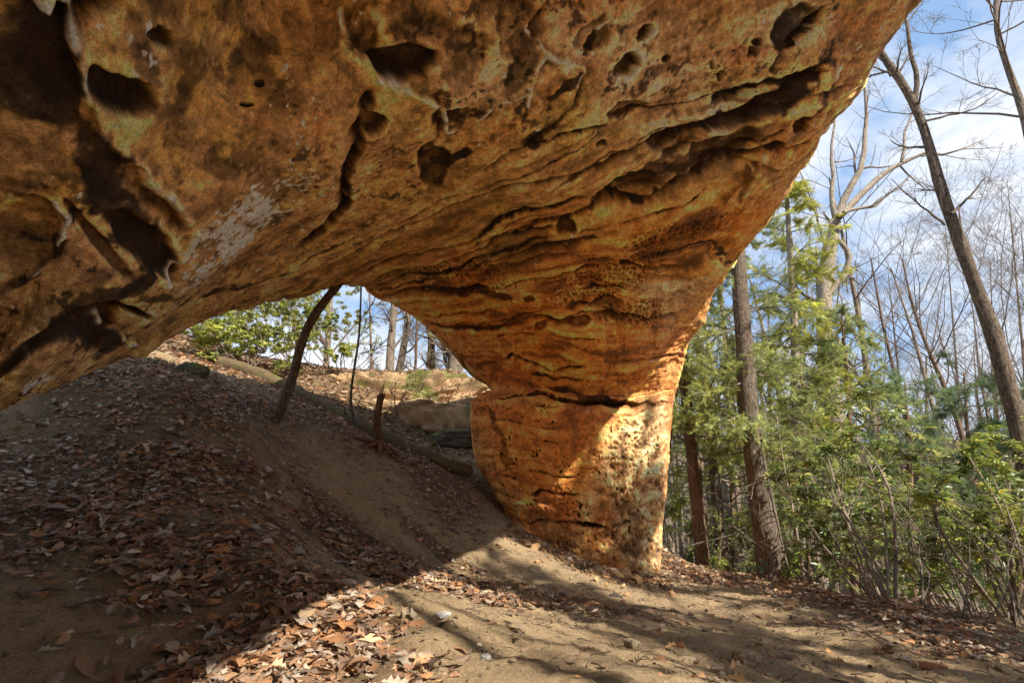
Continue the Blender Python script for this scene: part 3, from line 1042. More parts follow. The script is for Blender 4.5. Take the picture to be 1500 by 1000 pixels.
HG = H.reshape(NT_, NU)
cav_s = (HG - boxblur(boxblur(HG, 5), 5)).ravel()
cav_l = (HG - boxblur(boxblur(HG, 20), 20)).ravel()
RELIEF_SHADE = np.clip(cav_s / 0.016, -1.3, 0.8) * 0.42 + np.clip(cav_l / 0.05, -1.4, 0.8) * 0.42
c_brown = np.array([0.43, 0.245, 0.10])
c_orange = np.array([0.82, 0.345, 0.088])
c_red = np.array([0.52, 0.185, 0.060])
c_pink = np.array([0.60, 0.39, 0.23])
c_olive = np.array([0.40, 0.265, 0.08])
c_buff = np.array([0.66, 0.52, 0.30])
c_grey = np.array([0.46, 0.41, 0.35])
c_white = np.array([0.90, 0.86, 0.78])
c_black = np.array([0.022, 0.015, 0.011])


def blend(C, c, w):
    return C + (c[None] - C) * np.clip(w, 0, 1)[:, None]


def zone(*lst):
    w = np.zeros(len(B0))
    for a in lst:
        w = np.maximum(w, sstep(1.35, 0.3, ell(*a)))
    return w


n_a = fbm(P3 * 1.3 + 5, 4)
n_b = fbm(P3 * 4.5 + 1, 4)
n_l = fbm(np.column_stack([q * 3.2, UU * 0.8, TT * 0.15]), 4)
n_l2 = fbm(np.column_stack([q * 11.0 + 4, UU * 1.6, TT * 0.3]), 3)
C = np.tile(c_brown, (len(B0), 1))
C = blend(C, c_olive, sstep(-0.2, 0.5, n_a) * 0.8)
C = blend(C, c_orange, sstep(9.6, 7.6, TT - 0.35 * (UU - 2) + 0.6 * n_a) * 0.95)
C = blend(C, c_orange * 0.85, zone((1180, 180, 1260, 60, 1120, 140), (1080, 330, 1130, 290, 1000, 300), (930, 360, 1060, 330, 900, 290)) * (0.75 + 0.4 * n_b))
C = blend(C, c_red, sstep(0.0, 0.45, n_l) * bed_w * 0.65)
C = blend(C, c_buff * np.array([1.0, 0.8, 0.55]), sstep(0.1, 0.55, -n_l) * pil * 0.55)
C = blend(C, c_pink, zone((960, 100, 1060, 60, 930, 0), (1010, 190, 1090, 130, 960, 130), (830, 60, 930, 60, 820, 0), (690, 120, 760, 120, 690, 60)) * (0.75 + 0.5 * n_b))
C = blend(C, c_red * 0.8, sstep(0.15, 0.55, n_b) * zone((620, 100, 740, 100, 620, 10), (400, 160, 520, 170, 400, 100)) * 0.6)
C = blend(C, c_grey * np.array([0.9, 0.8, 0.65]), zone((1150, 40, 1230, 0, 1120, 0), (740, 130, 790, 130, 740, 80)) * 0.4)
olz = zone((300, 90, 480, 100, 300, -20), (120, 260, 200, 330, 60, 200), (330, 230, 430, 240, 330, 160))
C = blend(C, c_olive * np.array([1.0, 0.88, 0.7]), olz * sstep(-0.15, 0.3, n_b) * 0.85)
C = blend(C, c_black * 2.2, olz * sstep(0.08, 0.4, fbm(P3 * 3.0 + 40, 5)) * 0.75)
C = blend(C, c_black * 2.5, zone((60, 120, 130, 160, 20, 40), (180, 260, 260, 330, 140, 200), (120, 420, 200, 440, 60, 380)) * sstep(-0.25, 0.35, n_b) * 0.6)
C = blend(C, c_buff * np.array([0.8, 0.72, 0.6]), zone((150, 540, 230, 500, 100, 520), (250, 470, 330, 400, 230, 430), (40, 420, 110, 400, 20, 330)) * 0.4)
# right side of the pillar, sunlight put in as a paler buff
C = blend(C, c_buff, np.maximum(crust, zone((930, 640, 985, 620, 890, 640))) * (0.75 + 0.4 * n_b))
C = blend(C, c_olive * 0.8, zone((720, 690, 750, 690, 715, 600), (1040, 440, 1080, 390, 1000, 440), (820, 790, 900, 810, 800, 760), (640, 440, 740, 440, 640, 410)) * sstep(-0.2, 0.35, n_b) * 0.6)
C = blend(C, c_orange * np.array([1.05, 1.0, 0.9]), zone((780, 660, 880, 680, 770, 600), (830, 510, 960, 500, 830, 470)) * 0.6)
# white lichen
for a, wt_ in (((345, 345, 430, 275, 310, 320), 1.0), ((300, 395, 345, 340, 285, 380), 0.8), ((430, 250, 470, 210, 415, 235), 0.5), ((60, 565, 110, 555, 60, 550), 0.8), ((420, 300, 470, 270, 410, 280), 0.35), ((1090, 50, 1110, 30, 1080, 45), 0.3)):
    z_ = sstep(1.5, 0.2, ell(*a, None, 0.5, 3.3))
    sp = 0.75 * fbm(P3 * 22.0 + 2, 3) + 0.55 * fbm(P3 * np.array([9.0, 5.0, 5.0]) + 6, 3)
    C = blend(C, c_white, sstep(0.40, 0.56, 0.62 * z_ * wt_ + 0.55 * sp) * 0.9)
# streaks of colour along the beds
C = C * np.exp(0.45 * np.clip(n_l2, -1, 1) * (0.3 + 0.7 * bed_w))[:, None]
C = C * np.exp(0.42 * np.clip(n_b, -1, 1) + 0.22 * np.clip(fbm(P3 * 14.0 + 8, 3), -1, 1))[:, None]
# mottling: black algae specks, golden grains, a few white flecks
mot = fbm(P3 * 6.0 + 70, 5) + 0.7 * fbm(P3 * 21.0 + 9, 3)
mw = np.clip(0.55 * sstep(9.5, 11, TT) + 0.35 + 0.5 * olz, 0, 1) * (0.55 + 0.6 * sstep(-0.3, 0.4, fbm(P3 * 0.9 + 33, 3)))
C = blend(C, c_black * 2.0, sstep(0.22, 0.62, mot) * mw * 0.85)
C = C * (1 + 0.55 * sstep(0.25, 0.8, -mot) * mw)[:, None]
flk = fbm(P3 * 17.0 + 50, 3) + 0.8 * fbm(P3 * 1.4 + 21, 3)
C = blend(C, c_white * 0.8, sstep(0.95, 1.15, flk) * sstep(9.5, 11, TT) * 0.7)
# relief shading put into the colour: proud stone lighter, hollows darker
C = C * np.exp(RELIEF_SHADE)[:, None]
# black varnish, with the shade of seams and hollows painted in as well
C = blend(C, c_black * 1.3, np.clip(DARK * 1.35, 0, 1) * (0.93 + 0.25 * n_b))
C = blend(C, c_black * 2.0, sstep(0.28, 0.6, fbm(np.column_stack([q * 2.1, UU * 1.3, TT * 0.4]) + 20, 5)) * layer_w * 0.65)
C = blend(C, np.array([0.78, 0.76, 0.72]), PALE)
# roof blackened by grime and varnish; the left end also by painted-in occlusion
C = blend(C, c_black * 3.0, zone((60, 60, 150, 100, 20, -20), (150, 380, 230, 420, 100, 330), (60, 480, 150, 500, 20, 440), (40, 220, 120, 250, 20, 170)) * (0.45 + 0.5 * np.clip(n_b, -0.6, 0.8)))
C = blend(C, c_black * 2.5, zone((1020, 235, 1150, 190, 1000, 200), (1080, 160, 1180, 110, 1060, 130), (960, 275, 1040, 250, 940, 255), (800, 20, 860, 0, 780, 60), (1170, 40, 1200, 0, 1150, 60)) * sstep(-0.15, 0.3, fbm(np.column_stack([q * 4.0, UU * 1.6, TT * 0.5]) + 7, 4)) * 0.75)
C = blend(C, c_black * 2.5, zone((600, 420, 700, 400, 580, 400), (760, 440, 830, 430, 740, 420), (850, 580, 960, 590, 800, 560), (720, 610, 750, 640, 710, 590)) * sstep(0.0, 0.35, fbm(np.column_stack([q * 5.0, UU * 1.6, TT * 0.5]) + 3, 4)) * 0.7)
C = blend(C, np.array([0.20, 0.15, 0.085]), zone((945, 790, 985, 790, 920, 720), (860, 815, 930, 830, 850, 790)) * sstep(-0.25, 0.3, fbm(P3 * 4.0 + 2, 3)) * 0.8)  # pillar's lower right darkened, its shade put into the colour
C = blend(C, np.array([0.16, 0.075, 0.03]), sstep(0.05, 0.45, fbm(np.column_stack([q * 1.5, UU * 0.7, TT * 0.2]) + 61, 4)) * pil * 0.35)
sat = zone((820, 640, 960, 640, 800, 460), (850, 740, 930, 760, 830, 640), (800, 500, 980, 480, 760, 420), (1080, 330, 1140, 290, 1000, 330))
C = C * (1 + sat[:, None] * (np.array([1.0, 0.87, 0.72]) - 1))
wst = fbm(np.column_stack([UU * 5.0, TT * 0.35, q * 0.4]) + 90, 4)
C = blend(C, np.array([0.09, 0.07, 0.05]), sstep(0.25, 0.6, wst) * sstep(8.5, 6.5, TT) * 0.4)
# stronger local contrast in the stone's own colour
Lg = np.maximum(C.mean(1), 0.004).reshape(NT_, NU)
Lr = np.clip(Lg / boxblur(boxblur(Lg, 36), 36), 0.25, 2.2).ravel()
C = C * (Lr ** (0.15 + 0.33 * sstep(8.5, 10.5, TT)))[:, None]
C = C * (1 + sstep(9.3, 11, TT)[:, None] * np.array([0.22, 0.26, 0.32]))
C = C * np.array([1.22, 1.06, 0.93])
lum_ = C.mean(1, keepdims=True)
C = np.clip(lum_ + (C - lum_) * 0.98, 0.006, 0.9)
C[top] = C[top] * 0.6 + np.array([0.12, 0.11, 0.07]) * 0.4
i = (np.arange(NT_ - 1)[:, None] * NU + np.arange(NU)[None]).ravel()
j = (np.arange(NT_ - 1)[:, None] * NU + (np.arange(NU)[None] + 1) % NU).ravel()
FA = np.column_stack([i, j, j + NU, i + NU])
# outward winding
e1 = V[FA[::997, 1]] - V[FA[::997, 0]]
e2 = V[FA[::997, 3]] - V[FA[::997, 0]]
if ((np.cross(e1, e2) * N0[FA[::997, 0]]).sum(1) < 0).mean() > 0.5:
    FA = FA[:, ::-1]
GRID[0] = None
caps = [np.arange(NU)[None, :], (np.arange(NU) + (NT_ - 1) * NU)[None, ::-1]]
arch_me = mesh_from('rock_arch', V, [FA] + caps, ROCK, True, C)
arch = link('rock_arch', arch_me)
tag(arch, 'massive orange sandstone rock arch overhead with a layered pillar at its right', 'rock arch')
# ------------------------------------------------------------------ dead leaves, one mass of litter
def leaf_template(kind, curl, fold, twist, seed):
    r = np.random.default_rng(seed)
    if kind == 'oak':
        xs = np.array([-0.5, -0.36, -0.25, -0.13, -0.02, 0.1, 0.22, 0.32, 0.42, 0.5])
        ws = np.array([0.015, 0.10, 0.07, 0.20, 0.10, 0.27, 0.13, 0.22, 0.11, 0.01])
    elif kind == 'maple':
        xs = np.array([-0.45, -0.3, -0.2, -0.08, 0.05, 0.15, 0.3, 0.5])
        ws = np.array([0.02, 0.34, 0.22, 0.45, 0.20, 0.24, 0.12, 0.01])
    else:
        xs = np.array([-0.5, -0.36, -0.2, 0.0, 0.2, 0.36, 0.5])
        ws = np.array([0.01, 0.11, 0.18, 0.21, 0.17, 0.09, 0.01])
    n = len(xs)
    ws = ws * r.uniform(0.85, 1.15, n)
    rows = []
    for side, w in ((-1, 1.0), (-0.5, 0.5), (0, 0), (0.5, 0.5), (1, 1.0)):
        y = ws * side
        z = np.abs(y) * fold + curl * (xs ** 2) * 1.2 + twist * xs * y * 3 + 0.5 * abs(curl) * np.abs(side) * y * y * 6
        z = z + r.normal(0, 0.012, n) * abs(side)
        rows.append(np.column_stack([xs, y, z]))
    V = np.concatenate(rows)
    F = []
    for k in range(4):
        for i in range(n - 1):
            F.append([k * n + i, k * n + i + 1, (k + 1) * n + i + 1, (k + 1) * n + i])
    V[:, 2] -= V[:, 2].min() * 0.7
    return V, np.array(F)


TEMPL = []
for k_ in range(14):
    kind = ['oak', 'beech', 'oak', 'beech', 'maple', 'oak', 'beech'][k_ % 7]
    TEMPL.append(leaf_template(kind, rng.uniform(-0.4, 0.6), rng.uniform(-0.3, 0.7), rng.uniform(-0.6, 0.6), k_))

LEAF_COLS = np.array([[0.27, 0.15, 0.08], [0.24, 0.17, 0.11], [0.30, 0.145, 0.068], [0.36, 0.20, 0.10], [0.22, 0.11, 0.055], [0.46, 0.31, 0.18], [0.17, 0.10, 0.065], [0.36, 0.16, 0.065], [0.44, 0.36, 0.27], [0.28, 0.18, 0.12], [0.34, 0.27, 0.20], [0.13, 0.075, 0.05]])


def leaf_positions(n, x0, x1, y0, y1, wfun, power=1.0):
    out = []
    got = 0
    while got < n:
        x = rng.uniform(x0, x1, n * 2)
        y = rng.uniform(y0, y1, n * 2)
        keep = rng.random(n * 2) < wfun(x, y) ** power
        out.append(np.column_stack([x[keep], y[keep]]))
        got += keep.sum()
    return np.concatenate(out)[:n]


def wnear(x, y):
    rr = sstep(0.25, 0.9, x - (4.45 + 0.02 * y))
    patch = np.clip(0.65 + 0.9 * fbm(np.column_stack([x * 1.6, y * 1.6, 0 * x + 2]), 3), 0.05, 1.2)
    w = np.clip(LEAFY(x, y) * patch, 0, 1)
    w = np.maximum(w, rr * 0.8 * (y < 9))
    return np.clip(np.maximum(w, 0.006), 0, 1)


def wfar(x, y):
    d = np.hypot(x, y)
    return np.where((d > 8.5) & (d < 26), np.clip(0.9 - (d - 8.5) / 26, 0.1, 1), 0) * np.clip(0.6 + 0.8 * fbm(np.column_stack([x * 0.7, y * 0.7, 0 * x + 7]), 3), 0.1, 1)


def lay_leaves(buf, XY, size_lo, size_hi, lift, tilt, bright=1.0):
    m = len(XY)
    pick_ = rng.integers(0, len(TEMPL), m)
    N = gnormal(XY[:, 0], XY[:, 1])
    z = gz(XY[:, 0], XY[:, 1])
    size = rng.uniform(size_lo, size_hi, m) * np.where(rng.random(m) < 0.12, 1.25, 1.0)
    ang = rng.uniform(0, 2 * pi, m)
    D = np.column_stack([np.cos(ang), np.sin(ang), rng.normal(0, tilt, m)])
    D = D - N * (D * N).sum(1, keepdims=True) * 0.8
    Mx = frames(D, rng.normal(0, tilt * 1.6, m), (0, 0, 1))
    flip = rng.random(m) < 0.5
    Mx[flip, :, 2] *= -1
    Mx[flip, :, 1] *= -1
    Mx = Mx * size[:, None, None] * np.array([1, 1, 1.0])[None, None, :]
    Mx[:, :, 1] *= rng.uniform(0.75, 1.2, m)[:, None]
    T = np.column_stack([XY, z + lift * rng.random(m) ** 1.5 + 0.006])
    c = LEAF_COLS[rng.integers(0, len(LEAF_COLS), m)] * rng.uniform(0.55, 1.3, m)[:, None] * bright
    for k in range(len(TEMPL)):
        s = pick_ == k
        scatter(buf, TEMPL[k][0], TEMPL[k][1], Mx[s], T[s], c[s])


lb = Buf()
XY = leaf_positions(30000, -5.2, 6.2, 1.2, 9.5, wnear)
lay_leaves(lb, XY, 0.03, 0.085, 0.045, 0.30)
XY = leaf_positions(3500, -3.2, 2.5, 1.5, 5.0, wnear)
lay_leaves(lb, XY, 0.06, 0.13, 0.045, 0.20)
litter = lb.build('leaf_litter', LITTER)
tag(litter, kind='stuff')
fb = Buf()
simple = (np.array([[-0.5, 0, 0], [-0.1, -0.2, 0.1], [0.5, 0, 0.05], [-0.1, 0.2, 0.08]]), np.array([[0, 1, 2, 3]]))
for (n_, x0, x1, y0, y1) in ((22000, -9, 3, 8.0, 17), (9000, 3.5, 14, 5.5, 18)):
    XY = leaf_positions(n_, x0, x1, y0, y1, wfar)
    m = len(XY)
    D = np.column_stack([rng.normal(size=(m, 2)), rng.normal(0, 0.3, m)])
    Mx = frames(D, rng.normal(0, 0.5, m)) * rng.uniform(0.08, 0.16, m)[:, None, None]
    T = np.column_stack([XY, gz(XY[:, 0], XY[:, 1]) + 0.015 + 0.03 * rng.random(m)])
    scatter(fb, simple[0], simple[1], Mx, T, LEAF_COLS[rng.integers(0, len(LEAF_COLS), m)] * rng.uniform(0.6, 1.3, m)[:, None])
tag(fb.build('fallen_leaves', LITTER, smooth=False), kind='stuff')
# leaf crumbs trodden into the sand
XY = leaf_positions(16000, -5.0, 5.5, 1.3, 9.0, lambda x, y: np.clip(0.25 + 0.5 * fbm(np.column_stack([x * 1.1, y * 1.1, 0 * x + 5]), 3) + wnear(x, y), 0.04, 1))
m = len(XY)
Mx = frames(np.column_stack([rng.normal(size=(m, 2)), rng.normal(0, 0.3, m)]), rng.normal(0, 0.4, m)) * rng.uniform(0.012, 0.04, m)[:, None, None]
cb = Buf()
scatter(cb, np.array([[-0.5, 0, 0], [-0.1, -0.2, 0.1], [0.5, 0, 0.05], [-0.1, 0.2, 0.08]]), np.array([[0, 1, 2, 3]]), Mx, np.column_stack([XY, gz(XY[:, 0], XY[:, 1]) + 0.008]), LEAF_COLS[rng.integers(0, len(LEAF_COLS), m)] * rng.uniform(0.5, 1.2, (m, 1)))
tag(cb.build('leaf_litter', LITTER, smooth=False), kind='stuff')
# crumbs: twiglets, bark bits and grit scattered over the sand
tb = Buf()
n_ = 5200
xy = leaf_positions(n_, -5.0, 5.2, 1.3, 8.5, lambda x, y: np.clip(wnear(x, y) + 0.16, 0, 1))
ang = rng.uniform(0, 2 * pi, n_)
L_ = rng.uniform(0.02, 0.12, n_)
p0 = np.column_stack([xy, gz(xy[:, 0], xy[:, 1]) + 0.008])
q0 = xy + np.column_stack([np.cos(ang), np.sin(ang)]) * L_[:, None]
p1 = np.column_stack([q0, gz(q0[:, 0], q0[:, 1]) + rng.uniform(0.004, 0.03, n_)])
pm = (p0 + p1) / 2 + rng.normal(0, 0.006, (n_, 3)) + np.array([0, 0, 0.006])
rr_ = rng.uniform(0.0015, 0.0045, n_)
tubes(tb, np.stack([p0, pm, p1], 1), np.column_stack([rr_, rr_, rr_ * 0.6]), 4, np.array([0.9, 0.8, 0.7]) * rng.uniform(0.5, 1.4, n_)[:, None])
tag(tb.build('twig_litter', TWIG), kind='stuff')
pb = Buf()
ico = np.array([[0, 0, 1], [.9, 0, .4], [.28, .85, .4], [-.72, .53, .4], [-.72, -.53, .4], [.28, -.85, .4], [.7, .5, -.3], [-.3, .8, -.3], [-.9, 0, -.3], [-.3, -.8, -.3], [.7, -.5, -.3]], float)
icof = np.array([[0, 1, 2], [0, 2, 3], [0, 3, 4], [0, 4, 5], [0, 5, 1], [1, 6, 2], [2, 7, 3], [3, 8, 4], [4, 9, 5], [5, 10, 1], [6, 7, 2], [7, 8, 3], [8, 9, 4], [9, 10, 5], [10, 6, 1]])
n_ = 4500
xy = np.column_stack([rng.uniform(-3.5, 5.0, n_), 1.4 + 7 * rng.random(n_) ** 1.6])
sc_ = np.exp(rng.normal(-5.2, 0.5, n_))
Mx = frames(rng.normal(size=(n_, 3))) * sc_[:, None, None] * rng.uniform(0.6, 1.3, (n_, 1, 3))
scatter(pb, ico, icof, Mx, np.column_stack([xy, gz(xy[:, 0], xy[:, 1]) + 0.3 * sc_]), np.array([0.38, 0.28, 0.17]) * rng.uniform(0.5, 1.3, n_)[:, None])
tag(pb.build('sand_grit', SOIL, smooth=False), kind='stuff')
# chips fallen from the rock, lying along the pillar's foot
rk = Buf()
n_ = 260
tt = rng.random(n_)
bx_ = np.interp(tt, [0, 0.3, 0.6, 1], [745, 800, 880, 985])
by_ = np.interp(tt, [0, 0.3, 0.6, 1], [768, 802, 836, 852])
gp_ = np.array([gpt(a_, b_ + abs(rng.normal(0, 9))) for a_, b_ in zip(bx_, by_)])
sc_ = np.exp(rng.normal(-3.9, 0.55, n_))
Mx = frames(rng.normal(size=(n_, 3))) * sc_[:, None, None] * rng.uniform(0.5, 1.3, (n_, 1, 3))
scatter(rk, ico, icof, Mx, gp_ + np.column_stack([0 * sc_, 0 * sc_, 0.2 * sc_]), np.array([0.46, 0.27, 0.12]) * rng.uniform(0.4, 1.3, (n_, 1)))
tag(rk.build('rock_chips', ROCK, smooth=False), kind='stuff')
XY = np.array([gpt(a_, b_ + abs(rng.normal(0, 6)))[:2] for a_, b_ in zip(np.tile(bx_, 3), np.tile(by_, 3) - 2)])
lf = Buf()
lay_leaves(lf, XY, 0.04, 0.09, 0.04, 0.3)
tag(lf.build('leaf_litter', LITTER), kind='stuff')
# ------------------------------------------------------------------ tree building
def atY(px, py, Y):
    v = (500.0 - py) / FPX
    s = (Y - CAM[1]) / (FWD[1] + v * UPV[1])
    return at(px, py, s)


def spline(P, n):
    P = np.asarray(P, float)
    k = len(P)
    t = np.linspace(0, k - 1, n)
    i = np.clip(t.astype(int), 0, k - 2)
    f = (t - i)[:, None]
    g = lambda j: P[np.clip(j, 0, k - 1)]
    return cr(g(i - 1), P[i], P[i + 1], g(i + 2), f)


def grow(P0, D, L, r0, n, wig=0.12, up=0.0, tip=0.25):
    """m wandering shoots"""
    m = len(P0)
    P = np.zeros((m, n, 3))
    P[:, 0] = P0
    d = unit(D)
    st = (np.asarray(L) / (n - 1))[:, None]
    for i in range(1, n):
        d = unit(d + rng.normal(0, wig, (m, 3)) + np.array([0, 0, up]))
        P[:, i] = P[:, i - 1] + d * st
    t = np.linspace(0, 1, n)[None]
    R = np.asarray(r0)[:, None] * (1 - (1 - tip) * t)
    return P, R


def shoots(P, R, k, t0, t1, ang, lr, rr=0.55, n=4, wig=0.12, up=0.03, lmin=0.0, flat=False, tip=0.25):
    """k children on each parent shoot"""
    m, np_, _ = P.shape
    t = rng.uniform(t0, t1, (m, k)) * (np_ - 1)
    i = np.clip(t.astype(int), 0, np_ - 2)
    f = (t - i)[..., None]
    mi = np.arange(m)[:, None]
    st = P[mi, i] * (1 - f) + P[mi, i + 1] * f
    tg = unit(P[mi, i + 1] - P[mi, i])
    rad = (R[mi, i] * (1 - f[..., 0]) + R[mi, i + 1] * f[..., 0]) * rr
    length = np.linalg.norm(P[:, -1] - P[:, 0], axis=1)[:, None] * lr * rng.uniform(0.6, 1.25, (m, k)) * (1.15 - 0.6 * t / (np_ - 1))
    rnd = rng.normal(size=(m, k, 3))
    if flat:
        rnd[..., 2] *= 0.15
    side = unit(np.cross(tg, rnd)) if not flat else unit(rnd - tg * (rnd * tg).sum(-1, keepdims=True))
    a = np.radians(ang) * rng.uniform(0.65, 1.3, (m, k))[..., None]
    d = tg * np.cos(a) + side * np.sin(a)
    return grow(st.reshape(-1, 3), d.reshape(-1, 3), np.maximum(length.ravel(), lmin), rad.ravel(), n, wig, up, tip)


def tint(m, lo=0.7, hi=1.25, c=(1, 1, 1)):
    return np.asarray(c) * rng.uniform(lo, hi, (m, 1))


def trunk_mesh(buf, P, R, sides=12, flare=0.5, rough=0.10, C=(1, 1, 1)):
    """a trunk with root flare and uneven girth"""
    n = len(P)
    h = np.linalg.norm(P - P[0], axis=1)
    R = np.asarray(R) * (1 + flare * np.exp(-h / (3.0 * R[0])))
    T = unit(np.gradient(P, axis=0))
    U_ = unit(np.cross(T, np.array([[0.0, 1.0, 0.0]])))
    W_ = np.cross(T, U_)
    a = np.arange(sides) * 2 * pi / sides
    V = P[:, None] + R[:, None, None] * (np.cos(a)[None, :, None] * U_[:, None] + np.sin(a)[None, :, None] * W_[:, None])
    V = V.reshape(-1, 3)
    nz = fbm(V * np.array([1, 1, 0.3]) / (R.max() * 1.2 + 1e-6) * 0.8, 3)
    ctr = np.repeat(P, sides, axis=0)
    roots = 1 + 0.25 * np.repeat(np.exp(-h / (2.0 * R[0])), sides) * np.tile(np.cos(a * 5 + 1), n)
    V = ctr + (V - ctr) * (1 + rough * nz * 2)[:, None] * roots[:, None]
    i = (np.arange(n - 1)[:, None] * sides + np.arange(sides)[None]).ravel()
    j = (np.arange(n - 1)[:, None] * sides + (np.arange(sides)[None] + 1) % sides).ravel()
    nv = len(V)
    tipd = unit(P[-1] - P[-2])
    V = np.concatenate([V, [P[-1] + tipd * R[-1] * 0.6]])
    buf.add(V, np.column_stack([i, j, j + sides, i + sides]), np.asarray(C))
    e = np.arange(sides)
    b0 = buf.n - len(V)
    buf.F.setdefault(3, []).append(np.column_stack([nv - sides + e, nv - sides + (e + 1) % sides, np.full(sides, nv)]).astype(np.int32) + b0)


def px_path(pts, Y, n=24, sink=0.35):
    P = np.array([atY(p[0], p[1], p[2] if len(p) > 2 else Y) for p in pts])
    g = gz(P[0, 0], P[0, 1])
    if sink is not None:
        base = P[0].copy()
        d = unit(P[0] - P[1])
        k = max(0.0, (P[0, 2] - g) / max(0.15, -d[2])) if P[0, 2] > g else 0.0
        base = P[0] + d * (k + sink)
        if k > 0.05:
            P = np.concatenate([[base], P])
        else:
            P[0] = base
    return spline(P, n)


# leaf-spray templates ------------------------------------------------
def spray_template(n=7, seed=1):
    r = np.random.default_rng(seed)
    V, F = [], []
    for i in range(n):
        x = i / n
        w = 0.36 * (1 - 0.6 * x) * r.uniform(0.6, 1.25)
        for s in (-1, 1):
            b = len(V)
            V += [[x, 0, 0], [x + 0.085, s * w * 0.5 - 0.016 * s, r.normal(0, 0.02)], [x + 0.17, s * w, -0.05 - 0.05 * r.random()], [x + 0.05, s * w * 0.55 + 0.012 * s, r.normal(0, 0.02)]]
            F.append([b, b + 1, b + 2, b + 3])
    b = len(V)
    V += [[0.8, -0.03, 0], [1.1, 0, -0.06], [0.8, 0.03, 0], [0.7, 0, 0]]
    F.append([b, b + 1, b + 2, b + 3])
    return np.array(V), np.array(F)


def whorl_template(n=7, seed=1, droop=0.25, wid=0.16):
    r = np.random.default_rng(seed)
    V, F = [], []
    for i in range(n):
        a = 2 * pi * i / n + r.normal(0, 0.25)
        el = 0.35 - droop + r.normal(0, 0.22)
        L = r.uniform(0.75, 1.15)
        d = np.array([cos(a) * cos(el), sin(a) * cos(el), sin(el)])
        s = np.array([-sin(a), cos(a), 0])
        dn = np.array([0, 0, -1.0])
        b = len(V)
        c0 = d * 0.06
        c1 = d * 0.5 * L + dn * 0.02
        c2 = d * L + dn * 0.16
        w = wid * L
        V += [c0, c1 + s * w + [0, 0, 0.05], c2, c1 - s * w + [0, 0, 0.05], c1 - np.array([0, 0, 0.02])]
        F += [[b, b + 4, b + 1], [b + 1, b + 4, b + 2], [b + 2, b + 4, b + 3], [b + 3, b + 4, b]]
    return np.array(V), np.array(F)


def tuft_template(n=16, seed=2):
    r = np.random.default_rng(seed)
    V, F = [], []
    for i in range(n):
        d = unit(r.normal(size=3) + np.array([0.9, 0, 0.2]))
        s = unit(np.cross(d, r.normal(size=3))) * 0.025
        b = len(V)
        V += [s * 0.6, d * 0.6 + s, d * r.uniform(0.8, 1.1) + [0, 0, -0.06], -s * 0.6]
        F.append([b, b + 1, b + 2, b + 3])
    return np.array(V), np.array(F)


SPRAYS = [spray_template(9, s) for s in (1, 2, 3)]
WHORLS = [whorl_template(7, s) for s in (1, 2, 3, 4)]
BROAD = [whorl_template(4, s + 20, 0.1, 0.24) for s in (1, 2, 3)]
TUFTS = [tuft_template(18, s) for s in (1, 2, 3)]


def strew(buf, templ, P, D, size, col, roll=0.5):
    m = len(P)
    w = rng.integers(0, len(templ), m)
    Mx = frames(D, rng.normal(0, roll, m)) * np.asarray(size).reshape(-1, 1, 1)
    for k in range(len(templ)):
        s = w == k
        if s.any():
            scatter(buf, templ[k][0], templ[k][1], Mx[s], P[s], col[s])


def along(P, k, t0=0.1, t1=1.0):
    """k places and directions on every shoot"""
    m, n, _ = P.shape
    t = rng.uniform(t0, t1, (m, k)) * (n - 1)
    i = np.clip(t.astype(int), 0, n - 2)
    f = (t - i)[..., None]
    mi = np.arange(m)[:, None]
    return (P[mi, i] * (1 - f) + P[mi, i + 1] * f).reshape(-1, 3), unit(P[mi, i + 1] - P[mi, i]).reshape(-1, 3)


def part(buf, name, mat, root, smooth=True):
    o = buf.build(name, mat, root, smooth, origin=np.array(root.location))
    return o


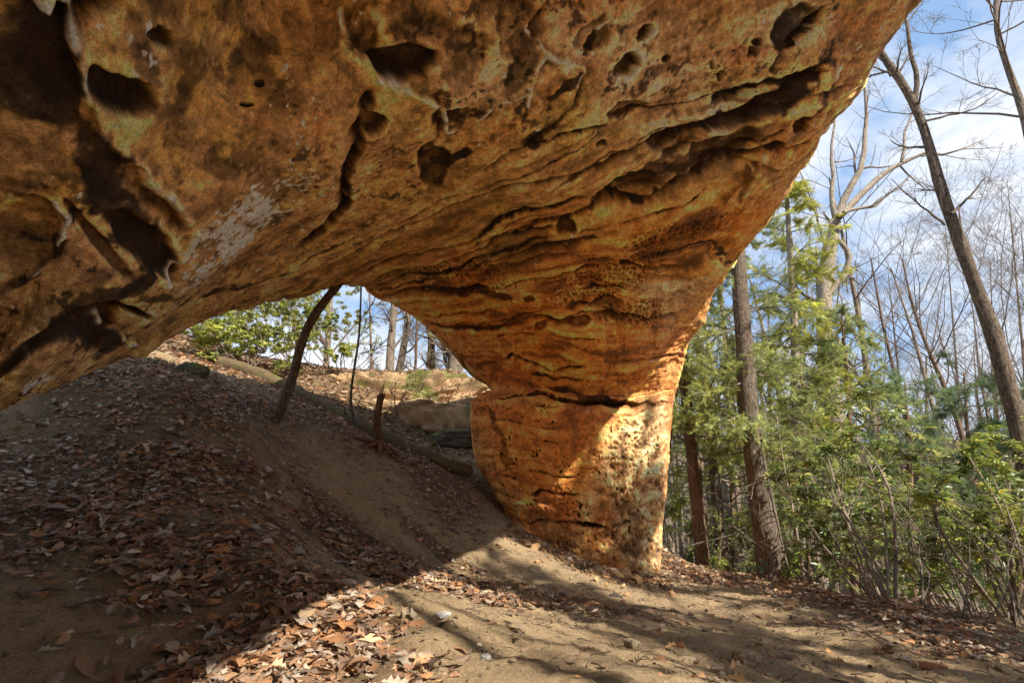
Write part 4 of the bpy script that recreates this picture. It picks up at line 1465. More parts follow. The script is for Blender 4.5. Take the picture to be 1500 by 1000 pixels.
def bare_tree(name, label, path, r0, r1, bark=None, group=None, limbs=9, t0=0.45, spread=48, limb_len=0.30, k2=6, k3=5, k4=4, extra=(), cat='bare tree', wig=0.10, up=0.06, flare=0.5, col=(1, 1, 1), twcol=(1, 1, 1), limb_r=0.38):
    P = np.asarray(path)
    root = thing(name, label, cat, tuple(P[0]), group)
    n = len(P)
    R = np.linspace(r0, r1, n)
    tb = Buf()
    trunk_mesh(tb, P, R, 12, flare, 0.10, col)
    part(tb, 'trunk', bark or BARK_DARK, root)
    H = np.linalg.norm(P[-1] - P[0])
    wb = Buf()
    A, Ar = shoots(P[None], R[None], limbs, t0, 0.98, spread, limb_len, limb_r, 8, wig, up)
    Ar = np.maximum(Ar, 0.006)
    tubes(wb, A, Ar, 6, tint(len(A), 0.6, 0.95, col))
    if extra:
        ex = []
        for pts, ra, rb in extra:
            q = spline(pts, 10)
            q[1:-1] += rng.normal(0, 0.35 * ra, (8, 3))
            r_ = np.linspace(ra, rb, 10)
            lm = Buf()
            tubes(lm, q[None], r_[None], 8, np.asarray(col, float)[None])
            part(lm, 'limb', bark or BARK_DARK, root)
            ex.append(spline(q, 8))
        A = np.concatenate([A, np.array(ex)])
        Ar = np.concatenate([Ar, np.array([np.linspace(ra, rb, 8) for _, ra, rb in extra])])
    B, Br = shoots(A, Ar, k2, 0.25, 1.0, 42, 0.42, 0.5, 5, 0.17, up * 0.7)
    Br = np.maximum(Br, 0.004)
    tubes(wb, B, Br, 4, tint(len(B), 0.7, 1.2, twcol))
    Cc, Cr = shoots(B, Br, k3, 0.2, 1.0, 40, 0.5, 0.55, 4, 0.19, up * 0.5, 0.15)
    Cr = np.maximum(Cr, 0.0028)
    tubes(wb, Cc, Cr, 3, tint(len(Cc), 0.7, 1.2, twcol))
    if k4:
        E, Er = shoots(Cc, Cr, k4, 0.15, 1.0, 38, 0.6, 0.6, 3, 0.15, 0.02, 0.12)
        Er = np.maximum(Er, 0.0020)
        tubes(wb, E, Er, 3, tint(len(E), 0.7, 1.2, twcol))
    part(wb, 'crown', TWIG, root)
    return root


GREEN_H = np.array([[0.26, 0.30, 0.07], [0.33, 0.37, 0.085], [0.17, 0.22, 0.07], [0.40, 0.42, 0.12], [0.12, 0.165, 0.06]])
GREEN_R = np.array([[0.11, 0.165, 0.04], [0.16, 0.22, 0.045], [0.23, 0.28, 0.055], [0.075, 0.115, 0.04], [0.33, 0.32, 0.07]])
GREEN_P = np.array([[0.14, 0.205, 0.085], [0.18, 0.25, 0.10], [0.11, 0.16, 0.08]])


def hemlock(name, label, path, r0, r1, bark=None, group=None, z0=0.2, nb=34, blen=2.2, sub=8, per=9, size=0.17, pal=None, dead=0, col=(1, 1, 1), cat='hemlock tree', templ=None, droop=-0.05, taper=0.75, azim=None, flare=0.45):
    P = np.asarray(path)
    root = thing(name, label, cat, tuple(P[0]), group)
    n = len(P)
    R = np.linspace(r0, r1, n)
    tb = Buf()
    trunk_mesh(tb, P, R, 12, flare, 0.09, col)
    part(tb, 'trunk', bark or BARK_BROWN, root)
    t = np.sort(rng.uniform(z0, 1.0, nb)) * (n - 1)
    i = np.clip(t.astype(int), 0, n - 2)
    f = (t - i)[:, None]
    st = P[i] * (1 - f) + P[i + 1] * f
    a = rng.uniform(0, 2 * pi, nb) if azim is None else rng.normal(azim[0], azim[1], nb)
    D = np.column_stack([np.cos(a), np.sin(a), rng.normal(0.15, 0.38, nb)])
    tt = t / (n - 1)
    L = blen * (1 - taper * (tt - z0) / (1 - z0)) * rng.uniform(0.55, 1.2, nb)
    A, Ar = grow(st, D, L, 0.008 + 0.009 * L, 8, 0.13, droop)
    bb = Buf()
    tubes(bb, A, Ar, 5, tint(nb, 0.8, 1.4))
    if dead:
        a = rng.uniform(0, 2 * pi, dead)
        st2 = P[rng.integers(int(n * 0.12), max(int(n * z0), int(n * 0.12) + 2), dead)]
        A2, A2r = grow(st2, np.column_stack([np.cos(a), np.sin(a), rng.uniform(-0.3, 0.3, dead)]), rng.uniform(0.5, 1.5, dead), np.full(dead, 0.012), 6, 0.12, -0.03, 0.3)
        B2, B2r = shoots(A2, A2r, 5, 0.3, 1.0, 45, 0.4, 0.5, 4, 0.15, 0.0)
        tubes(bb, A2, A2r, 4, tint(dead, 0.9, 1.5))
        tubes(bb, B2, B2r, 3, tint(len(B2), 0.9, 1.5))
    B, Br = shoots(A, Ar, sub, 0.15, 1.0, 50, 0.45, 0.5, 6, 0.17, -0.05, 0.15)
    tubes(bb, B, np.maximum(Br, 0.002), 3, tint(len(B), 0.8, 1.3))
    part(bb, 'crown', TWIG, root)
    cb = Buf()
    pal = GREEN_H if pal is None else pal
    Q_, Dq = along(B, per, 0.1, 1.0)
    Q2, D2 = along(A, per * 2, 0.25, 1.0)
    Q_, Dq = np.concatenate([Q_, Q2]), np.concatenate([Dq, D2])
    Dq = unit(Dq + rng.normal(0, 0.5, Dq.shape) * np.array([1, 1, 0.6]) + np.array([0, 0, -0.12]))
    m = len(Q_)
    c = pal[rng.integers(0, len(pal), m)] * rng.uniform(0.5, 1.4, (m, 1)) * np.exp(0.5 * fbm(Q_ * 1.3, 2))[:, None]
    strew(cb, templ or SPRAYS, Q_, Dq, 0.85 * size * rng.uniform(0.5, 1.3, m), c, 0.7)
    part(cb, 'needles', NEEDLE, root, False)
    return root


def shrub(name, label, base, tops, size, whorls, col=None, group=None, cat='shrub', stem_r=0.018, templ=None, spread=0.5, stem_c=(1.3, 1.2, 1.0), k=5, mat=None, bend=0.2):
    """stems from one base to given tops, leaf whorls round the shoot ends"""
    base = np.asarray(base, float)
    root = thing(name, label, cat, tuple(base), group)
    sb, cb = Buf(), Buf()
    A = []
    for tpt in tops:
        mid = base * 0.5 + np.asarray(tpt) * 0.5 + rng.normal(0, bend, 3) * np.array([1, 1, 0.4])
        A.append(spline([base + rng.normal(0, 0.07, 3) * np.array([1, 1, 0]) - np.array([0, 0, 0.15]), mid, tpt], 9))
    A = np.array(A)
    Ar = np.linspace(1, 0.4, 9)[None] * stem_r * rng.uniform(0.7, 1.2, (len(A), 1))
    tubes(sb, A, Ar, 6, tint(len(A), 0.8, 1.3, stem_c))
    B, Br = shoots(A, Ar, k, 0.4, 1.0, 45, spread, 0.55, 6, 0.17, 0.06, 0.2)
    tubes(sb, B, Br, 4, tint(len(B), 0.8, 1.3, stem_c))
    Cc, Cr = shoots(B, Br, 4, 0.3, 1.0, 42, 0.5, 0.6, 4, 0.15, 0.06, 0.10)
    tubes(sb, Cc, np.maximum(Cr, 0.002), 3, tint(len(Cc), 0.8, 1.3, stem_c))
    part(sb, 'stems', TWIG, root)
    if whorls:
        Q_, Dq = along(Cc, whorls, 0.55, 1.0)
        m = len(Q_)
        pal = GREEN_R if col is None else col
        c = pal[rng.integers(0, len(pal), m)] * rng.uniform(0.5, 1.4, (m, 1)) * np.exp(0.5 * fbm(Q_ * 1.5, 2))[:, None]
        # whorl templates point up: their x axis is horizontal
        Dh = rng.normal(size=(m, 3)) * np.array([1, 1, 0.25])
        strew(cb, templ or WHORLS, Q_, Dh, size * rng.uniform(0.7, 1.25, m), c, 0.35)
        part(cb, 'foliage', mat or LEAF, root, False)
    return root
# ------------------------------------------------------------------ the wood to the right of the pillar
def X(pts, Y):
    return [atY(p[0], p[1], Y) for p in pts]


def on_ground(x, y, dz=0.0):
    return np.array([x, y, float(gz(x, y)) + dz])


hemlock('hemlock_tree', 'slim straight brown trunk standing closest to the right edge of the pillar', px_path([(1031, 838), (1018, 700), (1006, 590), (995, 450), (985, 330)], 10.9), 0.15, 0.09, BARK_BROWN, None, 0.34, 46, 1.9, 10, 15, 0.14, dead=12, cat='hemlock tree', flare=0.12, col=(0.75, 0.72, 0.7), pal=GREEN_H * np.array([1.35, 1.25, 0.9]))
hemlock('hemlock_tree', 'thin dark trunk just right of the slim brown trunk beside the pillar', px_path([(1061, 836), (1048, 700), (1036, 600), (1022, 480), (1010, 380)], 11.8), 0.14, 0.08, BARK_DARK, None, 0.36, 42, 1.9, 10, 15, 0.14, dead=14, col=(0.75, 0.72, 0.7), pal=GREEN_H * np.array([1.3, 1.25, 0.9]))
hemlock('hemlock_tree', 'thickest dark furrowed trunk in the right foreground with green sprays higher up', px_path([(1133, 848), (1118, 750), (1104, 660), (1096, 590), (1088, 470), (1078, 330), (1068, 200)], 9.8, 30), 0.225, 0.13, BARK_DARK, None, 0.30, 44, 2.0, 10, 16, 0.15, dead=12, col=(0.66, 0.62, 0.58), flare=0.35)
hemlock('hemlock_tree', 'tall evergreen whose sunny green crown rises beside the upper pillar edge', px_path([(1172, 800), (1168, 620), (1162, 450), (1155, 330), (1150, 250)], 12.6), 0.17, 0.04, BARK_GREY, None, 0.34, 80, 1.9, 11, 18, 0.16, taper=0.6, pal=GREEN_H * np.array([1.5, 1.35, 0.7]))
hemlock('hemlock_tree', 'evergreen with loose drooping sprays left of the tall grey beech', px_path([(1250, 790), (1246, 650), (1238, 520), (1232, 455)], 11.6), 0.09, 0.02, BARK_BROWN, None, 0.22, 48, 2.0, 10, 16, 0.15, taper=0.7)
hemlock('hemlock_tree', 'small feathery hemlock reaching pale sprays across the pillar edge', px_path([(962, 842), (975, 700), (988, 600), (1000, 500), (1010, 430)], 10.7), 0.04, 0.012, BARK_BROWN, None, 0.42, 40, 0.95, 9, 11, 0.11, taper=0.35, pal=GREEN_H * np.array([1.35, 1.3, 1.3]))
hemlock('hemlock_tree', 'young hemlock filling the gap between the thick dark trunk and the grey beech', px_path([(1185, 830), (1180, 720), (1178, 620), (1172, 520)], 10.6), 0.05, 0.012, BARK_BROWN, None, 0.18, 44, 1.5, 9, 12, 0.13, taper=0.5)
hemlock('hemlock_tree', 'dim background hemlock low behind the thick dark trunk', px_path([(1098, 800), (1100, 640), (1104, 500)], 14.5), 0.10, 0.02, BARK_BROWN, None, 0.2, 36, 2.2, 8, 8, 0.2, taper=0.6)
hemlock('hemlock_tree', 'broad pale green hemlock between the slim trunks and the thick dark trunk', px_path([(1075, 810), (1070, 650), (1062, 500), (1050, 400)], 13.0), 0.08, 0.02, BARK_BROWN, None, 0.2, 60, 2.3, 10, 14, 0.16, taper=0.5)
for (a, lab, Y, nb_, bl_) in (([(1335, 760), (1330, 640), (1326, 560)], 'soft dark green pine left of the big leaning trunk', 12.0, 34, 1.7),
                              ([(1420, 760), (1418, 650), (1412, 545)], 'bushy pine directly behind the foot of the big leaning trunk', 14.0, 36, 2.0),
                              ([(1275, 780), (1282, 690), (1288, 610)], 'low pine behind the tan stemmed laurel bush', 14.5, 30, 1.8),
                              ([(1500, 760), (1505, 660), (1512, 575)], 'pine cut by the right edge of the picture', 12.5, 34, 1.9)):
    hemlock('pine_tree', lab, px_path(a, Y), 0.09, 0.02, BARK_BROWN, None, 0.10, nb_, bl_, 7, 6, 0.17, pal=GREEN_P, templ=TUFTS, cat='pine tree', taper=0.55, droop=0.01)

# tall bare trees with the forks the photo shows
YB = 15.0
bare_tree('beech_tree', 'tall pale grey beech with forked upper limbs in the middle right sky',
          px_path([(1246, 800), (1232, 680), (1220, 580), (1208, 480), (1210, 400), (1224, 325)], YB, 30), 0.34, 0.17, BARK_GREY, None, 5, 0.5, 55, 0.12, 5, 4, 3,
          extra=[(X([(1224, 328), (1219, 280), (1222, 210), (1218, 130)], YB), 0.10, 0.02), (X([(1226, 320), (1240, 278), (1258, 252), (1268, 205), (1272, 168), (1264, 119), (1262, 60)], YB), 0.13, 0.025),
                 (X([(1228, 318), (1252, 296), (1283, 262), (1321, 238), (1353, 226), (1395, 224), (1440, 205)], YB - 0.4), 0.12, 0.015), (X([(1321, 238), (1326, 205), (1334, 168), (1350, 130)], YB - 0.4), 0.06, 0.012),
                 (X([(1236, 312), (1258, 305), (1279, 303), (1304, 285), (1330, 262)], YB - 0.6), 0.07, 0.015), (X([(1222, 345), (1243, 368), (1240, 395), (1226, 415), (1209, 432)], YB - 0.1), 0.07, 0.09),
                 (X([(1214, 390), (1200, 330), (1180, 270), (1150, 210)], YB + 0.6), 0.05, 0.01)], cat='beech tree')
YL = 9.0
bare_tree('oak_tree', 'big dark trunk leaning left across the sky near the right edge',
          px_path([(1524, 800), (1506, 700), (1488, 610), (1462, 515), (1438, 440), (1408, 360), (1388, 305), (1372, 255), (1352, 185), (1326, 130), (1300, 92), (1284, 66)], YL, 36), 0.165, 0.06, BARK_DARK, None, 7, 0.62, 55, 0.10, 5, 4, 3,
          extra=[(X([(1340, 158), (1344, 118), (1334, 70), (1326, 25), (1322, -20)], YL), 0.06, 0.02), (X([(1394, 313), (1418, 290), (1443, 262)], YL - 0.2), 0.03, 0.012), (X([(1306, 112), (1290, 102), (1274, 94)], YL), 0.025, 0.008),
                 (X([(1350, 178), (1390, 170), (1430, 158), (1462, 135)], YL + 0.5), 0.03, 0.006), (X([(1384, 330), (1360, 310), (1330, 285), (1305, 262)], YL + 0.3), 0.025, 0.006)], cat='oak tree', flare=0.3, col=(0.66, 0.62, 0.58))
YT = 8.0
bare_tree('bare_tree', 'dark crooked limb hanging into the top right corner of the sky',
          px_path([(1600, 900), (1585, 700), (1565, 500), (1530, 310), (1498, 165), (1478, 105), (1462, 50), (1460, -10), (1470, -80)], YT, 30), 0.085, 0.04, BARK_DARK, None, 11, 0.5, 55, 0.2, 6, 5, 4)
bare_tree('bare_tree', 'slender bare trunk running up beside the big leaning trunk on its right',
          px_path([(1530, 780), (1500, 640), (1470, 520), (1432, 430), (1412, 360), (1404, 300)], 13.5), 0.10, 0.015, BARK_BROWN, None, 10, 0.4, 45, 0.28, 6, 5, 4)
bare_tree('bare_tree', 'dark mid sized trunk standing left of the pines with a low left fork',
          px_path([(1300, 760), (1288, 650), (1274, 560), (1264, 500), (1258, 430)], 16.5), 0.16, 0.015, BARK_DARK, None, 10, 0.4, 48, 0.3, 6, 5, 4, extra=[(X([(1280, 590), (1262, 560), (1240, 525), (1222, 490)], 16.5), 0.09, 0.03)])
bare_tree('bare_tree', 'fine twigged bare crown shaped like a fan below the leaning trunk',
          px_path([(1440, 760), (1410, 640), (1385, 570), (1355, 500), (1335, 440), (1322, 380)], 18.0), 0.12, 0.03, BARK_BROWN, None, 16, 0.45, 40, 0.33, 7, 6, 5)
generic = [(1480, 820, 1450, 380, 15.5, 0.10, 'bare sapling crossing behind the top of the big leaning trunk'), (1545, 800, 1495, 330, 13.0, 0.13, 'bare tree whose twigs fill the right edge at mid height'),
           (1350, 780, 1300, 390, 21.0, 0.15, 'faint distant bare tree between the beech and the fan shaped crown'), (1420, 780, 1385, 330, 22.0, 0.15, 'distant bare tree behind the middle of the leaning trunk'),
           (1520, 780, 1475, 260, 19.0, 0.16, 'tall thin bare tree in the sky at the far right'), (1190, 780, 1188, 320, 19.0, 0.15, 'pale bare tree half hidden by the sunny evergreen crown'),
           (1140, 800, 1125, 420, 21.0, 0.14, 'distant bare trunk seen through hemlock sprays'), (1580, 760, 1540, 150, 16.0, 0.15, 'bare tree outside the right edge sending fine twigs inward')]
for (bx_, by_, tx_, ty_, Y, r_, lab) in generic:
    mid = ((bx_ + tx_) / 2 + rng.normal(0, 8), (by_ + ty_) / 2)
    bare_tree('bare_tree', lab, px_path([(bx_, by_), mid, (tx_, ty_)], Y), r_ * 0.85, 0.008, BARK_BROWN if rng.random() < .5 else BARK_DARK, None, 16, 0.35, 45, 0.32, 7, 5, 5, col=(0.85, 0.82, 0.8))
# pale thin dead saplings
bare_tree('dead_sapling', 'thin pale leaning sapling stem just right of the thick dark trunk', px_path([(1175, 830), (1160, 740), (1148, 680), (1138, 610)], 9.4), 0.028, 0.010, BARK_GREY, None, 5, 0.3, 50, 0.3, 4, 3, 0, cat='sapling')

# shrubs along the edge of the trail
def tops(lst, Y, j=0.5):
    return [atY(a, b, Y + rng.uniform(-j, j)) for a, b in lst]


shrub('laurel_shrub', 'tan stemmed laurel shrub with tall whippy stems left of the sunlit bush', on_ground(*gpt(1302, 884)[:2]), tops([(1205, 640), (1235, 620), (1185, 690), (1262, 650), (1285, 680), (1225, 700), (1160, 720)], 6.9), 0.105, 3, spread=0.42, cat='laurel shrub')
shrub('laurel_shrub', 'sunlit yellow green rhododendron shrub at the right edge', on_ground(4.75, 5.35), tops([(1385, 690), (1420, 670), (1450, 690), (1480, 670), (1405, 740), (1470, 750), (1500, 720), (1440, 770), (1520, 680)], 5.8), 0.10, 3, spread=0.38, cat='rhododendron', col=GREEN_R * np.array([1.35, 1.3, 1.0]))
shrub('laurel_shrub', 'dense dark evergreen shrub low between the thick trunk and the tan stemmed shrub', on_ground(5.6, 8.6), tops([(1165, 760), (1195, 735), (1225, 760), (1250, 780), (1180, 800), (1210, 700)], 8.4), 0.10, 4, spread=0.45, cat='laurel shrub')
shrub('laurel_shrub', 'broad green shrub behind the tan stems, middle of the lower right', on_ground(6.1, 7.6), tops([(1300, 740), (1330, 720), (1270, 760), (1355, 760), (1310, 800), (1290, 700)], 7.6), 0.10, 4, spread=0.45, cat='laurel shrub')
shrub('laurel_shrub', 'leafy shrub hanging over the trail edge between the two bright bushes', on_ground(5.6, 6.5), tops([(1380, 800), (1350, 820), (1410, 810), (1330, 780), (1440, 820)], 6.5), 0.085, 4, spread=0.45, cat='laurel shrub')
shrub('laurel_shrub', 'yellow green undergrowth at the foot of the pillar behind the slim trunks', on_ground(4.2, 13.0), tops([(985, 760), (1005, 740), (1040, 750), (1075, 760), (1020, 790)], 13.0), 0.13, 4, spread=0.45, cat='laurel shrub', col=GREEN_R * np.array([1.4, 1.3, 1.0]))
shrub('laurel_shrub', 'undergrowth behind the thick dark trunk on its right', on_ground(6.5, 11.0), tops([(1120, 760), (1160, 740), (1190, 770), (1140, 790), (1220, 760)], 11.0), 0.12, 4, spread=0.5, cat='laurel shrub')
shrub('laurel_shrub', 'undergrowth in deep shade below the pines', on_ground(8.2, 9.5), tops([(1280, 770), (1320, 760), (1360, 770), (1400, 760), (1440, 770), (1340, 730)], 9.5), 0.12, 4, spread=0.5, cat='laurel shrub', col=GREEN_R * 0.8)
shrub('laurel_shrub', 'dark undergrowth behind the sunlit rhododendron at the right edge', on_ground(8.0, 7.5), tops([(1430, 730), (1470, 720), (1510, 740), (1540, 760), (1490, 770)], 7.5), 0.12, 4, spread=0.5, cat='laurel shrub', col=GREEN_R * 0.8)
for (px_, py_, tl, Y, lab) in ((1295, 886, [(1262, 800), (1285, 790), (1310, 800), (1330, 770), (1275, 830)], 6.1, 'clump of bare pale twigs at the base of the tan stemmed shrub'),
                               (1385, 905, [(1350, 770), (1375, 700), (1400, 760), (1420, 800), (1340, 810)], 5.5, 'spindly leafless shrub in front of the sunlit rhododendron'),
                               (1470, 915, [(1430, 800), (1390, 740), (1455, 780), (1492, 800), (1500, 760)], 4.9, 'leafless tan shrub in the lower right corner'),
                               (1120, 850, [(1075, 770), (1090, 800), (1140, 780), (1150, 800), (1110, 760)], 8.7, 'dry twigs round the foot of the thick dark trunk'),
                               (1225, 868, [(1200, 800), (1235, 790), (1215, 770), (1250, 810)], 7.3, 'small bare twig clump on the leafy trail edge')):
    g_ = gpt(px_, py_)
    shrub('bare_shrub', lab, on_ground(g_[0] + 0.15, g_[1]), tops(tl, Y, 0.3), 0.1, 0, spread=0.5, stem_r=0.009, stem_c=(1.7, 1.5, 1.25), cat='bare shrub', k=5)

# the wood farther down the slope, one hazy mass
fw = Buf()
m = 420
xx = np.concatenate([rng.uniform(5, 60, 300), rng.uniform(6, 26, 120)])
yy = np.concatenate([rng.uniform(22, 75, 300), rng.uniform(16, 40, 120)])
ok = xx > 0.22 * yy
xx, yy = xx[ok], yy[ok]
m = len(xx)
Hh = rng.uniform(9, 17, m)
P0_ = np.column_stack([xx, yy, gz(xx, yy) - 0.3])
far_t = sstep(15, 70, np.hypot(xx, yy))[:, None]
hz = np.array([0.9, 0.85, 0.8]) * (1 - far_t) + np.array([1.75, 1.85, 2.1]) * far_t  # far trunks paler and bluer: haze put into the colour
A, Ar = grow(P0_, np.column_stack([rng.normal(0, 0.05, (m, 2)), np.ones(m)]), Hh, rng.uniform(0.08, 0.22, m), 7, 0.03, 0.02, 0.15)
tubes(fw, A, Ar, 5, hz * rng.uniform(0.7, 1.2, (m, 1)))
B, Br = shoots(A, Ar, 9, 0.3, 1.0, 48, 0.30, 0.5, 5, 0.12, 0.05)
tubes(fw, B, np.maximum(Br, 0.008), 3, np.repeat(hz, 9, 0) * rng.uniform(0.7, 1.2, (len(B), 1)))
Cc, Cr = shoots(B, Br, 5, 0.2, 1.0, 42, 0.5, 0.5, 4, 0.15, 0.03)
tubes(fw, Cc, np.maximum(Cr, 0.006), 3, np.repeat(hz, 45, 0) * rng.uniform(0.7, 1.2, (len(Cc), 1)))
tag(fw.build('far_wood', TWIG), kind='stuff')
ug = Buf()
m = 4200
xx = rng.uniform(4.5, 40, m)
yy = rng.uniform(8, 55, m)
ok = (xx > 0.25 * yy + 1.5)
xx, yy = xx[ok], yy[ok]
m = len(xx)
d_ = np.hypot(xx, yy)[:, None]
hgt = rng.random(m) ** 1.5 * np.clip(d_[:, 0] / 14, 0.6, 2.6)
cpal = np.concatenate([GREEN_R[:4], np.array([[0.14, 0.11, 0.06]])])
cc = cpal[rng.integers(0, 5, m)] * rng.uniform(0.6, 1.2, (m, 1))
cc = cc * (1 - 0.6 * sstep(15, 55, d_)) + np.array([0.20, 0.22, 0.20]) * 0.6 * sstep(15, 55, d_)  # leaves grey out with distance, haze painted into their colour
clump = fbm(np.column_stack([xx * 0.35, yy * 0.35, 0 * xx]), 2) > -0.1
for k in range(3):
    s = clump
    strew(ug, WHORLS, np.column_stack([xx[s] + rng.normal(0, 0.3, s.sum()), yy[s] + rng.normal(0, 0.3, s.sum()), gz(xx[s], yy[s]) + 0.1 + hgt[s] * rng.uniform(0.2, 1.0, s.sum())]), rng.normal(size=(s.sum(), 3)), 0.22 * np.clip(d_[s, 0] / 14, 0.7, 2.2), cc[s], 0.6)
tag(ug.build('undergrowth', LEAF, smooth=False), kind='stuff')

# ------------------------------------------------------------------ seen through the opening
YO = 12.5
curved = px_path([(388, 640), (408, 605), (428, 555), (442, 500), (462, 460), (494, 418), (512, 390), (520, 340)], 6.2, 30, 0.2)
bare_tree('leaning_tree', 'dark smooth tree curving up to the right through the opening', curved, 0.060, 0.047, BARK_DARK, None, 3, 0.9, 50, 0.15, 3, 3, 0, cat='leaning tree', flare=0.7, col=(0.55, 0.48, 0.43))
bare_tree('sapling', 'thin dark sapling stem rising right of the curving tree', px_path([(524, 640), (514, 590), (518, 545), (526, 490), (529, 420), (531, 330)], 8.2, 16, 0.1), 0.024, 0.014, BARK_DARK, None, 7, 0.25, 60, 0.16, 4, 3, 2, cat='sapling', col=(0.5, 0.45, 0.4))
bare_tree('sapling', 'whitish bent twig leaning beside the broken stump', px_path([(608, 690), (598, 655), (585, 620), (578, 590), (580, 560)], 7.6, 12, 0.05), 0.014, 0.006, BARK_GREY, None, 5, 0.4, 45, 0.25, 3, 3, 0, cat='sapling')
for (pts, r_, bk, lab) in (([(476, 560), (480, 500), (484, 440), (486, 380)], 0.10, BARK_GREY, 'pale thin trunk behind the top of the curving tree'), ([(571, 552), (573, 500), (577, 450), (580, 380)], 0.13, BARK_GREY, 'pale grey trunk left of the twin trunk on the skyline bank'),
                           ([(582, 550), (590, 515), (597, 470), (600, 400)], 0.14, BARK_GREY, 'grey trunk leaning against its pale neighbour on the skyline bank'), ([(633, 552), (632, 520), (633, 480), (632, 400)], 0.15, BARK_BROWN, 'straight brown trunk in the right half of the opening'),
                           ([(668, 556), (667, 530), (664, 500), (660, 400)], 0.24, BARK_GREY, 'wide grey trunk close to the pillar in the opening'), ([(608, 548), (610, 500), (612, 440)], 0.05, BARK_BROWN, 'very thin stem between the brown and grey trunks in the opening')):
    bare_tree('bare_tree', lab, px_path(pts, YO + rng.uniform(0.2, 1.4), 18), r_ * 0.85, r_ * 0.6, bk, None, 10, 0.15, 55, 0.35, 5, 5, 3, col=(0.62, 0.58, 0.55))
# leafy evergreen growth behind the left lip
for (tl, Y, b_, lab, n_) in (([(300, 470), (330, 450), (350, 490), (280, 490), (320, 500)], 10.5, (-6.0, 10.5), 'leafy green shrub tucked under the left lip of the arch', 8),
                       ([(380, 450), (410, 440), (430, 470), (395, 490), (360, 480), (420, 420)], 11.5, (-5.0, 11.5), 'sunlit leafy shrub left of the curving tree', 9),
                       ([(450, 470), (470, 500), (440, 510), (490, 480), (460, 440), (500, 520)], 11.0, (-3.8, 11.2), 'leafy shrub behind the middle of the curving tree', 7),
                       ([(290, 480), (330, 490), (370, 500), (400, 500), (430, 510), (350, 520), (310, 510)], 9.9, (-5.2, 9.9), 'low leafy growth along the upper end of the fallen log', 8),
                       ([(340, 420), (370, 410), (400, 420), (430, 430), (310, 430)], 13.5, (-6.0, 13.5), 'tall backlit shrub highest in the left of the opening', 8)):
    shrub('holly_shrub', lab, on_ground(*b_), tops(tl, Y, 0.7), 0.072, int(n_ * 1.6), col=np.array([[0.26, 0.30, 0.06], [0.36, 0.38, 0.08], [0.16, 0.21, 0.05], [0.48, 0.47, 0.13]]), templ=BROAD, spread=0.75, cat='evergreen shrub', stem_r=0.016, k=10)
hemlock('hemlock_tree', 'small wispy hemlock beside the pillar in the opening', px_path([(655, 545), (652, 500), (648, 440)], 13.5), 0.04, 0.01, BARK_BROWN, None, 0.05, 22, 1.1, 6, 5, 0.13)
hemlock('hemlock_tree', 'hemlock with sparse sprays right of the thin dark sapling in the opening', px_path([(545, 548), (543, 490), (540, 400)], 13.0), 0.05, 0.015, BARK_BROWN, None, 0.05, 26, 1.3, 6, 5, 0.13)

# broken stump and fallen log
def stump():
    b = gpt(556, 660)
    root = thing('broken_stump', 'splintered reddish brown stump standing beside the fallen log', 'stump', tuple(b))
    s = b[1]
    P = spline([b + np.array([-0.03, 0, -0.25]), b + np.array([0, 0, 0.1]), atY(552, 620, b[1]), atY(558, 580, b[1])], 16)
    bf = Buf()
    R = np.linspace(0.075, 0.040, 16)
    trunk_mesh(bf, P, R, 14, 0.6, 0.22, (0.7, 0.5, 0.4))
    # splinters along the torn top
    k = 9
    a = np.arange(k) * 2 * pi / k
    st = P[-1] + np.column_stack([np.cos(a), np.sin(a), np.zeros(k)]) * 0.03 - np.array([0, 0, 0.06])
    hgt = np.array([0.10, 0.16, 0.30, 0.22, 0.12, 0.07, 0.10, 0.06, 0.08])
    tp = st + np.column_stack([0.02 * np.cos(a) + 0.015, 0.02 * np.sin(a), hgt])
    tubes(bf, np.stack([st, (st + tp) / 2, tp], 1), np.column_stack([np.full(k, 0.016), np.full(k, 0.011), np.full(k, 0.003)]), 5, np.array([0.9, 0.6, 0.42]) * rng.uniform(0.6, 1.3, (k, 1)))
    part(bf, 'stem', BARK_BROWN, root)
    rb = Buf()
    a = np.linspace(0, 2 * pi, 9)[:-1] + 0.3
    R0 = np.column_stack([np.cos(a), np.sin(a), np.zeros(8)])
    e = b + R0 * rng.uniform(0.3, 0.55, (8, 1))
    e[:, 2] = gz(e[:, 0], e[:, 1]) - 0.02
    m_ = b + R0 * 0.17
    m_[:, 2] = gz(m_[:, 0], m_[:, 1]) + 0.05
    tubes(rb, np.stack([np.repeat((b + np.array([0, 0, 0.12]))[None], 8, 0), m_, e], 1), np.tile([0.05, 0.03, 0.012], (8, 1)), 6, np.array([0.9, 0.6, 0.45]) * np.ones((8, 1)))
    part(rb, 'roots', BARK_BROWN, root)


stump()
LOGM = NT('mossy_bark')
_v = LOGM.obj()
_n = LOGM.noise(14, 5, 0.7, _v)
_c = LOGM.ramp(LOGM.noise(5, 5, 0.65, _v), [(0.42, (0.10, 0.065, 0.04)), (0.56, (0.085, 0.065, 0.028)), (0.70, (0.10, 0.105, 0.025))])
LOGM.bsdf(LOGM.mix(_c, LOGM.ramp(_n, [(0.3, 0.6), (0.7, 1.3)]), 0.9, 'MULTIPLY'), 0.95, LOGM.bump(_n, 0.9, 0.03), 0.1)
p_hi, p_lo = gpt(300, 527, s0=6.5), gpt(688, 712, s0=5)
root = thing('fallen_log', 'long mossy fallen log sloping down the bank towards the pillar', 'log', tuple((p_hi + p_lo) / 2))
lp = []
for t in np.linspace(0, 1, 26):
    p_ = p_hi * (1 - t) + p_lo * t
    p_[2] = float(gz(p_[0], p_[1])) + 0.06
    lp.append(p_)
lp = np.array(lp)
